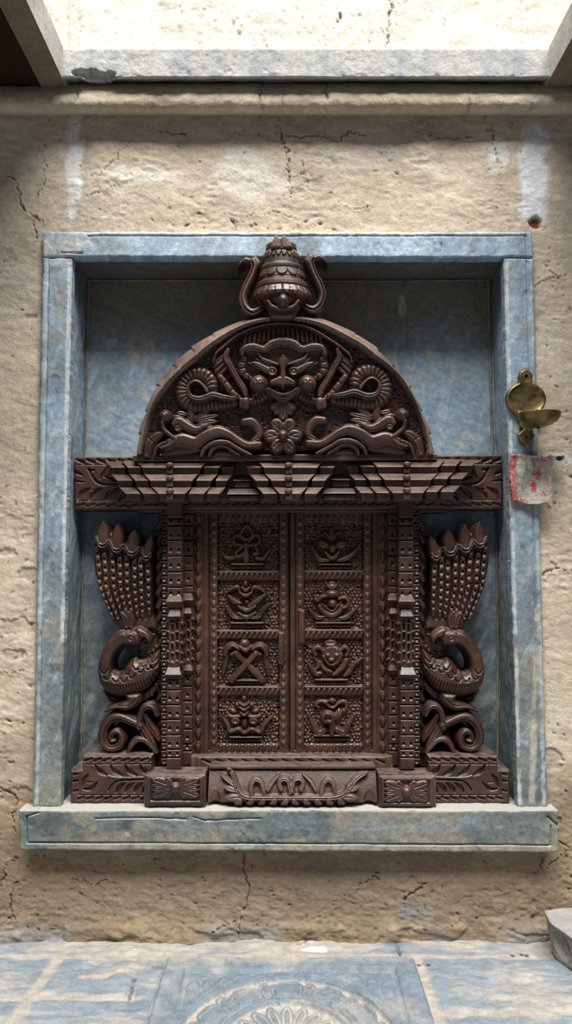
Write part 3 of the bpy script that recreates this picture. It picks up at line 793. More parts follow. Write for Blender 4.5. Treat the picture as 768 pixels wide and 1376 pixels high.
# inner faces of the niche
def reveal(name, e0, e1, n0, seed, tan, dark_mask=None):
    """ruled surface between the front edge e0 -> and the rear edge e1"""
    e0 = np.array(e0, float); e1 = np.array(e1, float)
    L = np.hypot(*(e0[-1] - e0[0])); nu = int(L / 2.2); nv = 40
    t = np.linspace(0, 1, nu); k = np.linspace(0, 1, len(e0))
    A = np.stack([np.interp(t, k, e0[:, i]) for i in (0, 1)], -1); B = np.stack([np.interp(t, k, e1[:, i]) for i in (0, 1)], -1)
    A3 = at(A[:, 0], A[:, 1], 0.0); B3 = at(B[:, 0], B[:, 1], 80.0)
    v = np.linspace(0, 1, nv)[:, None, None]
    Pm = A3[None] * (1 - v) + B3[None] * v
    gg = G(0, 0, 1, 1); S, T = np.meshgrid(t * L, np.linspace(0, 84, nv))
    class Q: pass
    q = Q(); q.X = T; q.Y = S + (346 if n0[0] else 0)
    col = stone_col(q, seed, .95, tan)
    if dark_mask is not None: 
        so = dark_mask(S, T); col = col * (1 - so[..., None]) + np.array([.085, .072, .055]) * so[..., None]  # dark brown mixed in where the mask is set
    d = 3.0 * (fbm(T, S, 40, 3, seed + 1) - .5) + 1.2 * (fbm(T, S, 9, 4, seed + 2) - .5)
    Pm = Pm - np.array(n0, float) * (d - 1.2)[..., None] * -1
    if n0[0] > 0: Pm = Pm[::-1]; col = col[::-1]
    elif n0[2] < 0: pass
    grid_obj(name, Pm, None, STONE, frame, np.clip(col, 0, 1))
reveal('reveal', [(97, 346), (89.5, 640), (81, 1100)], [(118, 378), (113, 640), (107, 1060)], (1, 0, 0), 811, .3, lambda S, T: .6 * sstep(70, 10, S + 30 * (fbm(T, S, 30, 3, 5) - .5) - T * .4))  # darker brown towards the top of the reveals
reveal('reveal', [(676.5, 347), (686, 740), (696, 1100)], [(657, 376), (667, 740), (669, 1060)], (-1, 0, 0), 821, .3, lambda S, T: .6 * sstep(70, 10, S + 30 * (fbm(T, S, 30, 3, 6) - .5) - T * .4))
reveal('soffit', [(94, 345), (680, 345.5)], [(114, 378), (660, 377)], (0, 0, -1), 831, .3, lambda S, T: .8 + 0 * S)  # shade under the header painted into the whole soffit colour
# rough mortar lines in the inner corners
def mortar(name, pts, wid, seed):
    n = 260; Q = spl(pts, n); th = np.linspace(0, PI * 2, 9)
    t = np.gradient(Q, axis=0); t /= np.linalg.norm(t, axis=1)[:, None]
    e1 = np.cross(t, np.array([0, 1.0, 0])); e1 /= np.linalg.norm(e1, axis=1)[:, None]; e2 = np.cross(t, e1)
    s = np.arange(n)[:, None] * 1.0 + 0 * th[None, :]; rr = wid * (.45 + 1.0 * fbm(s, th[None, :] * 6 + 0 * s, 5, 3, seed))
    Pm = Q[:, None, :] + rr[..., None] * (np.cos(th)[None, :, None] * e1[:, None, :] + np.sin(th)[None, :, None] * e2[:, None, :])
    col = np.array([.26, .235, .18]) * (.4 + .9 * fbm(s, th[None, :] + 0 * s, 6, 3, seed + 1))[..., None]
    grid_obj(name, Pm, None, MUD, frame, np.clip(col, 0, 1))
mortar('mortar_joint', [at(119, 380, 75), at(114, 620, 75), at(110, 850, 75), at(109, 1050, 75)], 1.6, 801)
mortar('mortar_joint', [at(656, 378, 75), at(660, 560, 75), at(667, 780, 75), at(668, 1050, 75)], 1.9, 802)
mortar('mortar_joint', [at(117, 377, 75), at(300, 377, 75), at(500, 378, 75), at(657, 376, 75)], 1.4, 803)
# ================================================================== THE CARVED WINDOW
win = empty('carved_window', at(389, 1080, 5), 'dark carved wooden window with double shutters, peacocks and half-round tympanum inside the stone niche', 'carved window')
BACK = 74

# ---------------------------------------------------------------- tympanum
def tilt(X, Y): return -6.0 + (np.asarray(Y) - 605.0) * 0.10          # leans towards the viewer at its top
outer = [(184.5, 608), (186, 590), (190, 570), (196, 553), (207, 524), (215, 511), (229, 494), (249, 473), (266, 460), (287, 447), (310, 436), (335, 427.5), (358, 423.5), (382, 422), (406, 423.5), (431, 427.5), (456, 437), (479, 448.5), (500, 463), (519, 481), (534, 498), (549, 518), (560, 539), (569, 560), (577, 581), (582, 608)]
inner = [(191, 612), (193, 600), (199, 575), (206, 553), (215.5, 535), (229, 518), (243, 504), (254, 494), (266, 485), (283, 470), (299, 459), (318, 448), (340, 439), (360, 435), (382, 433.5), (404, 435.5), (424, 439), (446, 448), (468, 460), (484, 469), (498, 480), (516, 493), (533, 508), (546, 526), (556, 546), (564, 568), (570, 588), (573, 612)]
O = spl(outer, 120); I = spl(inner, 120)
g = G(180, 416, 588, 610, 0.9)
dO = sd_poly(g.X, g.Y, O)
g.D = dO + 3
k = np.floor(g.X / 4.3); 
g.H = 1.2 * fbm(g.X, g.Y, 4, 2, 901)
r = np.random.RandomState(3)
for i in range(1500):
    g.dent(r.uniform(190, 576), r.uniform(432, 608), 1.8, 1.6, 2.6)
tym = relief('tympanum', g, tilt, WOOD, win, 'D', back=30)
# rim with overlapping leaf tips along its edge
g = G(176, 414, 592, 612, 0.8)
Oa = np.vstack([O, [[582, 640], [184, 640]]]); Ia = np.vstack([I, [[573, 640], [191, 640]]])
P_ = O; seg = np.hypot(*np.diff(P_, axis=0).T); S = np.concatenate([[0], np.cumsum(seg)]); mid = S[-1] / 2
best = np.full(g.X.shape, 1e9); arc_ = np.zeros(g.X.shape)
for q in range(0, len(P_)):
    dd = (g.X - P_[q, 0]) ** 2 + (g.Y - P_[q, 1]) ** 2
    m = dd < best; best = np.where(m, dd, best); arc_ = np.where(m, S[q], arc_)
ac = np.abs(arc_ - mid); saw = np.mod(ac, 34.0) / 34.0
amp = sstep(60, 150, ac)
dO2 = sd_poly(g.X, g.Y, Oa) - amp * (4.2 * saw - 1.0)
dI = sd_poly(g.X, g.Y, Ia)
g.D = np.maximum(dO2, -dI)
w_ = np.clip(-dO2, 0, 40); wi = np.clip(dI, 0, 40); tot = w_ + wi + .01
f = w_ / tot
g.H = np.where(g.D < 0, 5 + 15 * np.clip(f / .82, 0, 1) - 5.0 * amp * saw * (1 - f) + 2.2 * sstep(.0, .12, f), 0)
g.H -= 2.5 * amp * np.exp(-((saw - .02) * 34 / 1.5) ** 2) * sstep(.75, .3, f) * (g.D < 0)
g.H -= 3.0 * np.exp(-((f - .93) / .05) ** 2) * (g.D < 0)
relief('arch_rim', g, tilt, WOODR, tym, 'D', back=26, mid=6)

def sub(name, draw, bbox, st=0.7, parent=tym, Yr=tilt, mat=WOOD, thr=-1.2, both=None, ax=381, dy=0.0):
    for mir in ((None, ax) if both else (None,)):
        x0, y0, x1, y1 = bbox
        if mir is not None: x0, x1 = 2 * ax - x1, 2 * ax - x0; y0 += dy; y1 += dy
        g = G(x0, y0, x1, y1, st); g.mirror(mir, dy if mir is not None else 0)
        g.rs = 1.12; g.hs = 1.35
        draw(g)
        relief(name, g, Yr, mat, parent, 'H', thr=thr)

# the hood over the face
def hood(g):
    c = [(287, 488), (290, 477), (299, 468), (322, 450), (350, 439), (380, 436), (410, 440), (440, 456), (467, 476), (472, 488)]
    g.poly([(318, 470), (326, 450), (350, 441), (381, 438), (410, 442), (432, 455), (440, 470), (430, 482), (330, 482)], 6, 0, 3, smooth=4)
    for i in range(17):
        t = i / 16.0; x = 328 + 104 * t
        yb = 457 + 5 * abs(2 * t - 1) ** 2; yt = 441.5 + 12 * abs(2 * t - 1) ** 2.2
        g.st_([(x + (t - .5) * -4, yt), (x, yb)], 2.6, 4.5, 4.5)
    g.st_(c, [2.2, 2.4, 2.4, 2.4, 2.4, 2.4, 2.2], 10, 3, n=60)
sub('hood', hood, (282, 432, 478, 492))
# hands with fans at both sides
def hands(g):
    for (a, b, w) in (((303, 474), (290, 484), 3.4), ((305, 478), (288, 491), 3.2), ((307, 482), (290, 498), 3.2), ((309, 487), (294, 504), 3.2)):
        g.st_([b, a], [w, w * .6], 5, 5)
    g.st_([(306, 470), (303, 480), (309, 492), (318, 508), (327, 522), (330, 531)], [3, 5, 5, 4.6, 4.6, 3.6], 8, 5, lines=[(-.1, .8, 1.2)])
    g.st_([(294, 504), (304, 517), (314, 529), (321, 533)], [4.6, 5, 4.6, 3.6], 7, 4, stripe=(13, 2.2, 14))
    g.box(320, 533, 334, 549, 7, 4, 3); g.el(330, 541, 6, 8, 4, 9)
sub('hand', hands, (280, 464, 340, 554), both=True, ax=379.5, dy=0)
# face of the guardian
def face(g):
    ax = 380
    g.poly([(322, 470), (333, 462), (352, 464), (366, 457), (380, 456), (394, 457), (407, 464), (428, 461), (438, 472), (437, 492), (431, 510), (420, 524), (402, 532), (380, 536), (358, 532), (340, 524), (330, 510), (322, 490)], 9, 0, 8, smooth=4)
    # cloud-shaped crown
    g.st_([(325, 476), (328, 468), (340, 465), (354, 468), (366, 461), (380, 459), (394, 461), (406, 468), (420, 465), (432, 467), (436, 476)], [4, 5.5, 6, 5.5, 7, 8, 7, 5.5, 6, 5.5, 4], 9, 7, n=60, lines=[(0.55, 1.0, 1.4)])
    for x in (369, 378, 387): g.dent(x, 463, 2.6, 2, 2)
    for s in (1, -1):
        if s < 0: g.mirror(380)
        # ringed cheek scroll
        g.st_([(328, 478), (325, 488), (327, 500), (335, 506)], [5, 6, 6, 4], 7, 6, stripe=(8, 2.6, 8))
        # brow flames
        g.st_([(347, 475), (352, 482), (362, 486), (372, 489)], [1, 3, 3.4, 2], 6, 10); g.st_([(344, 481), (352, 487), (364, 491)], [1, 2.6, 2], 4, 10)
        # eye
        g.st_([(333, 487), (344, 489), (354, 494), (366, 500)], [1.2, 4.2, 5.4, 6.2], 6, 10, lines=[(-.75, .8, 1.0)])
        g.el(365.5, 499, 6.4, 6, 5, 14); g.dent(365.5, 499, 5.0, 4.8, 5); g.el(365.5, 499, 2.8, 2.8, 3.0, 14)
        g.groove([(334, 485), (346, 494), (356, 502), (366, 506)], 1.2, 3)
        # cheek ball
        g.el(347.5, 515, 11.5, 11.2, 13, 9); g.dent(344, 513.5, 1.3, 2.0, 2); g.dent(349.5, 513, 1.2, 1.8, 2)
        g.mirror(None)
    g.st_([(380, 478), (380, 487), (380, 498)], [1.5, 6.5, 1.2], 7, 12); g.st_([(380, 494), (380, 510)], [2.5, 5], 7, 12)
    g.poly([(374, 505), (386, 505), (397, 512), (396, 519), (385, 519), (380, 525), (374, 519), (363, 519), (361.5, 511.5)], 8, 11, 4, smooth=3)
    for k, (o, hh) in enumerate([(0, 8), (5, 7), (10, 6)]):
        g.st_([(362 - o * .6, 522), (370, 527 + o * .55), (380, 529.5 + o * .8), (390, 527 + o * .55), (398 + o * .6, 522)], 2.2, hh, 8 - k, n=30)
sub('guardian_face', face, (316, 450, 444, 542))
def jaws(g):
    g.st_([(361, 526), (352, 533), (342, 537), (334, 540)], [5, 6, 6, 5], 7, 3, stripe=(5, 2.2, 3)); g.st_([(360, 521), (350, 527), (340, 531)], [1.8, 1.8, 1.5], 6, 6)
sub('jaw', jaws, (326, 514, 368, 550), both=True, ax=380)
def chin(g):
    for a, b in (((380, 542), (368, 557)), ((380, 542), (392, 557)), ((378, 540), (362, 549)), ((382, 540), (398, 549))): g.leaf(a, b, 6.2, 6, 3)
    g.st_([(380, 540), (380, 560)], [4, 6.5], 6, 4, lines=[(0, 1, 1.5)])
sub('chin_leaf', chin, (354, 534, 406, 566))
# ringed serpent trunk curling over the makara
def trunk(g):
    p = [(285, 522), (281, 509), (271, 502), (258, 502.5), (247, 511), (243, 523), (246, 535), (255, 542.5), (270, 544.5), (290, 543), (313, 541)]
    g.st_(p, [8, 9.4, 9.8, 10, 10, 10, 10, 9.5, 9, 8, 6.5], 9, 2, n=80, stripe=(5.6, 2.6, 4))
    q = [(278, 526), (271, 516), (262, 512), (254, 518), (253, 527), (258, 534), (270, 536), (286, 531), (300, 534), (316, 536)]
    g.st_(q, [2.4, 2.2, 2, 2.2, 3, 3.6, 4.5, 4.6, 4, 2.5], 9, 6, n=70, lines=[(0.1, 1.0, 1.8)])
    g.dent(263, 522, 6, 6, 14)
sub('serpent_trunk', trunk, (230, 488, 322, 556), both=True, dy=-4)
# makara with long body
def makara(g):
    for a, b in (((250, 556), (236, 553)), ((246, 562), (231, 558)), ((262, 560), (282, 549)), ((262, 564), (294, 556)), ((264, 569), (292, 564)), ((268, 574), (284, 570))): g.leaf(a, b, 4.6, 5, 3)
    g.st_([(254, 550), (256, 560), (250, 570)], [5, 6, 6], 6, 3)
    g.st_([(233, 570), (240, 566), (252, 573), (264, 577), (276, 572)], [4, 7.5, 7, 5.5, 3], 8, 5, lines=[(.6, .9, 1.6)])
    g.el(238.5, 575.5, 5.4, 4.4, 4, 9, .4); g.dent(238.5, 575.5, 3.4, 2.6, 2); g.el(239, 575.5, 1.8, 1.5, 2, 10)
    g.st_([(228, 594), (244, 590), (262, 594), (276, 585), (292, 579), (306, 583), (318, 591), (332, 598), (348, 597)], [7, 10, 10, 9, 8.5, 7, 6.5, 6, 5], 10, 3, n=60, lines=[(.62, .9, 1.2)])
    g.poly([(222, 596), (260, 598), (272, 606), (240, 612), (215, 612)], 8, 1, 4, smooth=3)
    g.st_([(218, 568), (220, 577), (229, 585), (236, 591), (228, 598), (216, 602)], [3.4, 3.2, 3.2, 3.2, 3, 2.5], 7, 7, n=40)
    g.el(221.5, 559, 9, 9, 11, 5); g.groove([(216, 552), (222, 556), (226, 563)], 1.2, 1.2)
    g.st_([(196, 610), (199, 596), (208, 586), (219, 581)], [6, 8, 7, 3], 7, 2, lines=[(.0, .9, 1.2), (.6, .9, 1.2)]); g.groove([(198, 588), (206, 594), (208, 604)], 1.1, 1.8)
    g.st_([(207, 611), (210, 601), (220, 595), (232, 593)], [2.5, 2.8, 2.6, 1.5], 6, 6)
    g.st_([(327, 566), (338, 566), (346, 575), (347, 586), (340, 592)], [5.4, 6.5, 6, 5, 4], 8, 3, lines=[(.5, .9, 1.3)]); g.groove([(337, 586), (346, 580)], 1.1, 2); g.groove([(338, 592), (348, 588)], 1.1, 2)
    for k, s in enumerate((1.0, .62)):
        cx = 297; g.st_([(cx - 27 * s, 612), (cx - 22 * s, 602 + 6 * (1 - s)), (cx - 8 * s, 594 + 12 * (1 - s)), (cx + 8 * s, 594 + 12 * (1 - s)), (cx + 22 * s, 602 + 6 * (1 - s)), (cx + 40 * s, 611)], [2.6, 3, 3.2, 3.2, 3, 2.0], 6, 6 - 2 * k, n=40)
    g.poly([(282, 612), (290, 604), (304, 604), (314, 612)], 5, 1, 3, smooth=3)
sub('makara', makara, (188, 544, 358, 614), both=True, dy=-2)
def flower(g):
    for k in range(6):
        a = PI / 6 + k * PI / 3 + PI / 6 * 0 + PI / 6
        a = math.radians(60 * k + 30)
        cx, cy = 380 + 15.5 * math.sin(a), 585 - 15.5 * math.cos(a)
        g.el(cx, cy, 10.4, 8.8, 7, 5, math.atan2(-math.cos(a), math.sin(a)), 4.5)
        for o in (-.28, .28): g.groove([(380 + 8 * math.sin(a), 585 - 8 * math.cos(a)), (380 + 20 * math.sin(a + o * .55), 585 - 20 * math.cos(a + o * .55))], 1.0, 1.6)
    g.el(380, 585, 6.6, 6.4, 8, 9)
sub('flower', flower, (350, 556, 410, 614))

# ---------------------------------------------------------------- finial on top
FY = -38.0
def lathe(name, rows, cx, Yc, mat, parent, dep=0.75, na=144, mod=None, lean=0.0):
    R = np.array(rows, float); nr = len(R)
    th = np.linspace(0, 2 * PI, na + 1)
    Pm = np.zeros((nr, na + 1, 3))
    for i, (rr, py) in enumerate(R):
        c = at(cx + lean * (py - 400), py, Yc); rad = np.full(th.shape, rr)
        if mod: rad = rad + mod(py, th)
        Pm[i, :, 0] = c[0] + rad * np.sin(th); Pm[i, :, 1] = Yc - dep * rad * np.cos(th) ; Pm[i, :, 2] = c[2]
    return grid_obj(name, Pm, None, mat, parent)
def dense(prof, n):
    p = np.array(prof, float); out = [p[0]]
    for a, b in zip(p[:-1], p[1:]):
        m = max(2, int(abs(b[1] - a[1]) / .5) + int(abs(b[0] - a[0]) / 1.0))
        for k in range(1, m + 1): out.append(a + (b - a) * k / m)
    return np.array(out)
prof = dense([(0.5, 329), (18, 329.5), (20.5, 331), (20.8, 336.5), (19, 338), (19.5, 340), (22, 344), (23, 350), (23.5, 358), (27, 359.5), (28.5, 361.5), (28.5, 365), (27, 367), (27.5, 370), (29, 377), (29, 380), (32, 382), (34.5, 384.5), (35, 389.5), (33.5, 391.5), (34.5, 394), (37, 400), (36.5, 404.5), (28, 407), (25, 412), (20, 419), (16, 425), (15, 430), (0.5, 431)], 3)
def fmod(py, th):
    o = np.zeros(th.shape)
    def scal(y0, y1, n, amt, ph=0):
        fr = np.abs(np.mod(th / (2 * PI) * n + ph, 1) - .5) * 2
        edge = y0 + (y1 - y0) * np.sqrt(np.clip(1 - fr ** 2, 0, 1)) if y1 > y0 else 0
        gap = np.where(fr > .86, -.9, 0)
        return np.where((py > y0 - 1) & (py < edge), amt + gap, 0)
    o += scal(340, 350.5, 20, 2.2); o += scal(368, 377, 12, 2.4, .5); o += scal(393, 405, 22, 2.4)
    return o
fin = lathe('finial', prof, 379.5, FY, WOOD, win, .8, 180, fmod, 0.03)
g = G(358, 310, 398, 334, .6)
g.poly([(363, 333), (366, 321), (371, 314.5), (376, 318), (379, 315.5), (384, 316), (389, 323), (392, 333)], 7, 0, 3, smooth=3); g.groove([(377, 316), (378, 331)], 1.2, 3)
relief('tip_leaf', g, FY - 14, WOODB, fin, 'D', back=FY)
g = G(366, 390, 394, 414, .6); g.el(380, 401.5, 7.5, 9, 9, 0); relief('jewel', g, FY - 29, WOOD, fin, 'D', back=FY - 18)
g = G(350, 398, 410, 418, .6); g.st_([(360, 404), (366, 411), (380, 414.5), (394, 411), (400, 404)], 3, 6, 0); relief('bowl_rim', g, FY - 17, WOOD, fin, 'D', back=FY)
g = G(352, 404, 408, 434, .7); g.poly([(356, 408), (402, 408), (398, 420), (392, 428), (366, 428), (360, 420)], 8, 0, 6, smooth=3); relief('bowl', g, FY - 6, WOOD, fin, 'D', back=FY + 16)
def volute(g):
    g.st_([(339, 350), (341, 358), (336, 372), (329, 386), (325.5, 400), (329, 412), (338, 418.5), (348, 415), (352, 408), (347, 403)], [5, 5.5, 5.5, 5.5, 5.8, 6, 6, 5, 4, 3], 9, 0, n=80, lines=[(.25, 1.3, 3.5)])
    g.poly([(318, 358.5), (322, 350), (329, 343), (337, 345), (343, 341), (349, 348), (351, 354), (345, 361), (337, 354), (327, 353)], 7, 1, 5, smooth=3)
for ax, dy in ((None, 0), (379.5, -4)):
    x0, x1 = (312, 358) if ax is None else (2 * 379.5 - 358, 2 * 379.5 - 312)
    g = G(x0, 334, x1, 428, .65); g.mirror(ax, dy); volute(g)
    relief('volute', g, FY + 2, WOOD, fin, 'D', back=FY + 24)

# ---------------------------------------------------------------- board that carries the tympanum
bm = bmesh.new(); prism_px(bm, [(178, 611.5), (178, 620), (587, 618), (587, 609.5)], -12, 60); solid('tympanum_board', bm, WOOD, win, bev=1.2)

# ---------------------------------------------------------------- lintel beam with carved ends
g = G(97, 609, 678, 688, .75)
g.D = sd_poly(g.X, g.Y, [(100, 614), (100, 685), (674.5, 684), (674, 611)]); g.H = np.where(g.D < 0, 3.0 * np.sqrt(np.clip(1 - np.clip(1 + g.D / 2, 0, 1) ** 2, 0, 1)), 0)
def lintel_end(g):
    for k in range(6):
        x = 101 + k * 14.0
        g.cutleaf([(x + 2, 617.5), (x + 11, 621.5)], [2.4, 3.0], 3.0); g.cutleaf([(x + 1, 680), (x + 11, 677)], [2.4, 2.8], 3.0)
    g.groove([(100, 624.5), (180, 624.5)], .9, 1.5); g.groove([(100, 673), (180, 673)], .9, 1.5); g.groove([(100, 683), (250, 683)], .8, 1.5)
    g.cutleaf([(119, 630), (124, 640), (131, 648), (142, 651), (160, 650)], [2.2, 2.2, 2.6, 2.2, 1], 4); g.cutleaf([(118, 631), (126, 632)], [1.2, 2.4], 4)
    g.cutleaf([(134, 644), (139, 636), (147, 628)], [.6, 3.4, 5], 4); g.cutleaf([(100, 634), (110, 638)], [3.4, 1.6], 4); g.cutleaf([(99, 646), (114, 648)], [2.2, .8], 3.5)
    for x in (104, 120, 142): g.cutleaf([(x, 671), (x + 5, 662), (x + 16, 656)], [1.6, 4.6, 1.4], 4.5)
    g.cutleaf([(160, 672), (166, 664), (176, 660)], [1.6, 4.2, 1.4], 4.5); g.st_([(113, 672), (118, 664), (124, 660)], [1.2, 2, 1], 2, 1, op='max')
    g.cutleaf([(140, 640), (152, 644), (165, 644)], [1, 3.2, 3], 4)
lintel_end(g); g.mirror(387.5, -1); lintel_end(g); g.mirror(None)
for k in range(30): g.cutleaf([(196 + k * 13, 677), (204 + k * 13, 674.5)], [2, 2.4], 2.2)
lint = relief('lintel', g, 33, WOOD, win, 'D', back=BACK)

# ---------------------------------------------------------------- stepped bracket cornice
cor = None
def bracket(xl, xr, y0, yf, dep, horn, parent, name='bracket'):
    """one boat-shaped bracket: sloping lit top strip with turned-up ends, and a narrower block under it"""
    hl, hr = horn
    bm = bmesh.new()
    n = 9
    top = []; botm = []
    for i in range(n):
        t = i / (n - 1.0); x = xl + (xr - xl) * t
        e = abs(2 * t - 1) ** 5
        top.append((x, y0 - 0.5 * e)); 
    ins_l, ins_r = 8.0 * hl, 8.0 * hr
    for i in range(n):
        t = i / (n - 1.0); x = xl + ins_l + (xr - ins_r - xl - ins_l) * t
        botm.append((x, y0 + 7.4))
    lowr = [(p[0], p[1] + 1.6) for p in botm]
    T = at(*np.array(top).T, dep + 9.0); B = at(*np.array(botm).T, dep); L = at(*np.array(lowr).T, dep)
    T[:, 1] = dep + 9.0
    Tb = T.copy(); Tb[:, 1] = yf; Lb = L.copy(); Lb[:, 1] = yf
    rows = [Tb, T, B, L, Lb]
    vs = [[bm.verts.new(tuple(p)) for p in r_] for r_ in rows]
    for a, b in zip(vs[:-1], vs[1:]):
        for i in range(n - 1): bm.faces.new([a[i], b[i], b[i + 1], a[i + 1]])
    for i in (0, n - 1):
        bm.faces.new([v[i] for v in vs])
    prism_px(bm, [(xl + ins_l * 1.1, y0 + 8.8), (xl + ins_l * 1.15 + 1.0, y0 + 17.6), (xr - ins_r * 1.15 - 1.0, y0 + 17.6), (xr - ins_r * 1.1, y0 + 8.8)], dep + 7, yf)
    bm.faces.ensure_lookup_table()
    return solid(name, bm, WOODB, parent, bev=0.5, seg=1)
tiers = [
    (620.0, -16.0, [[(141, 164), (163, 185), (182.5, 278), (278, 302), (302, 322.5)], [(323.5, 346.5), (345.5, 434), (434, 456)], [(458, 477), (477, 500), (498, 597.5), (596, 621), (621, 643)]]),
    (637.5, -22.0, [[(149, 174), (173, 195), (193, 266), (268, 292), (294, 313)], [(334.6, 356), (356, 422.5), (423, 445)], [(468, 487.5), (487.5, 508), (508, 587.5), (586, 609), (608.5, 629.6)]]),
    (655.0, -28.0, [[(160, 184.6), (183.5, 207.5), (204, 257), (258, 282), (282, 303)], [(345, 368), (367, 412.5), (413.5, 434)], [(476, 498), (497, 520), (519, 576.5), (576.5, 596), (596, 618.5)]])]
# recessed core behind the brackets
bm = bmesh.new(); prism_px(bm, [(166, 619), (186, 673), (600, 671), (622, 617)], 16, 40); cor = solid('bracket_cornice', bm, WOOD, win, bev=.8)
for ti, (y0, dep, cl) in enumerate(tiers):
    for ci, c in enumerate(cl):
        m = len(c); mid_ = m // 2
        for k, (a, b) in enumerate(c):
            o = abs(k - mid_)
            yy = y0 - (1.5 if ci == 2 and k > 2 else 0) - (2 if ci == 2 else 0) * .5
            hl = 1.0 if k <= mid_ else -.55; hr = 1.0 if k >= mid_ else -.55
            bracket(a, b, yy, 36, dep + o * 7.0, (hl, hr), cor)
            if k == mid_:
                cx = (227.5, 387.5, 547.0)[ci]; gg = G(cx - 9, yy - 3, cx + 9, yy + 18, .6)
                gg.el(cx, yy + 4.4, 5.4, 3.8, 5, 0, bev=2); gg.box(cx - 4.2, yy + 9.4, cx + 4.2, yy + 16.4, 2.5, -2, 1.5)
                relief('boss', gg, dep + 1, WOODB, cor, 'D', back=dep + 10)
for (a, b, y, d) in ((314, 337, 638, 2), (306, 347, 656, -4), (445, 470, 637, 2), (434, 477, 655, -4)):
    bm = bmesh.new(); F = at(*np.array([(a, y), (a - 1, y + 8), (b + 1, y + 8), (b, y)]).T, d); F[0, 1] += 7; F[3, 1] += 7; Bk = F.copy(); Bk[:, 1] = 30; add_prism(bm, F, Bk)
    prism_px(bm, rect(a + 1, y + 10, b - 1, y + 17), d + 4, 30); solid('bracket', bm, WOOD, cor, bev=.7)
# dark carved fascia under the brackets
g = G(182, 668, 606, 690, .9); g.box(184, 669, 602, 689, 3, 0, 1)
for k in range(29): g.cutleaf([(192 + k * 14, 680), (200 + k * 14, 675)], [2, 3], 2.5)
relief('fascia', g, 44, WOOD, win, 'D', back=BACK)

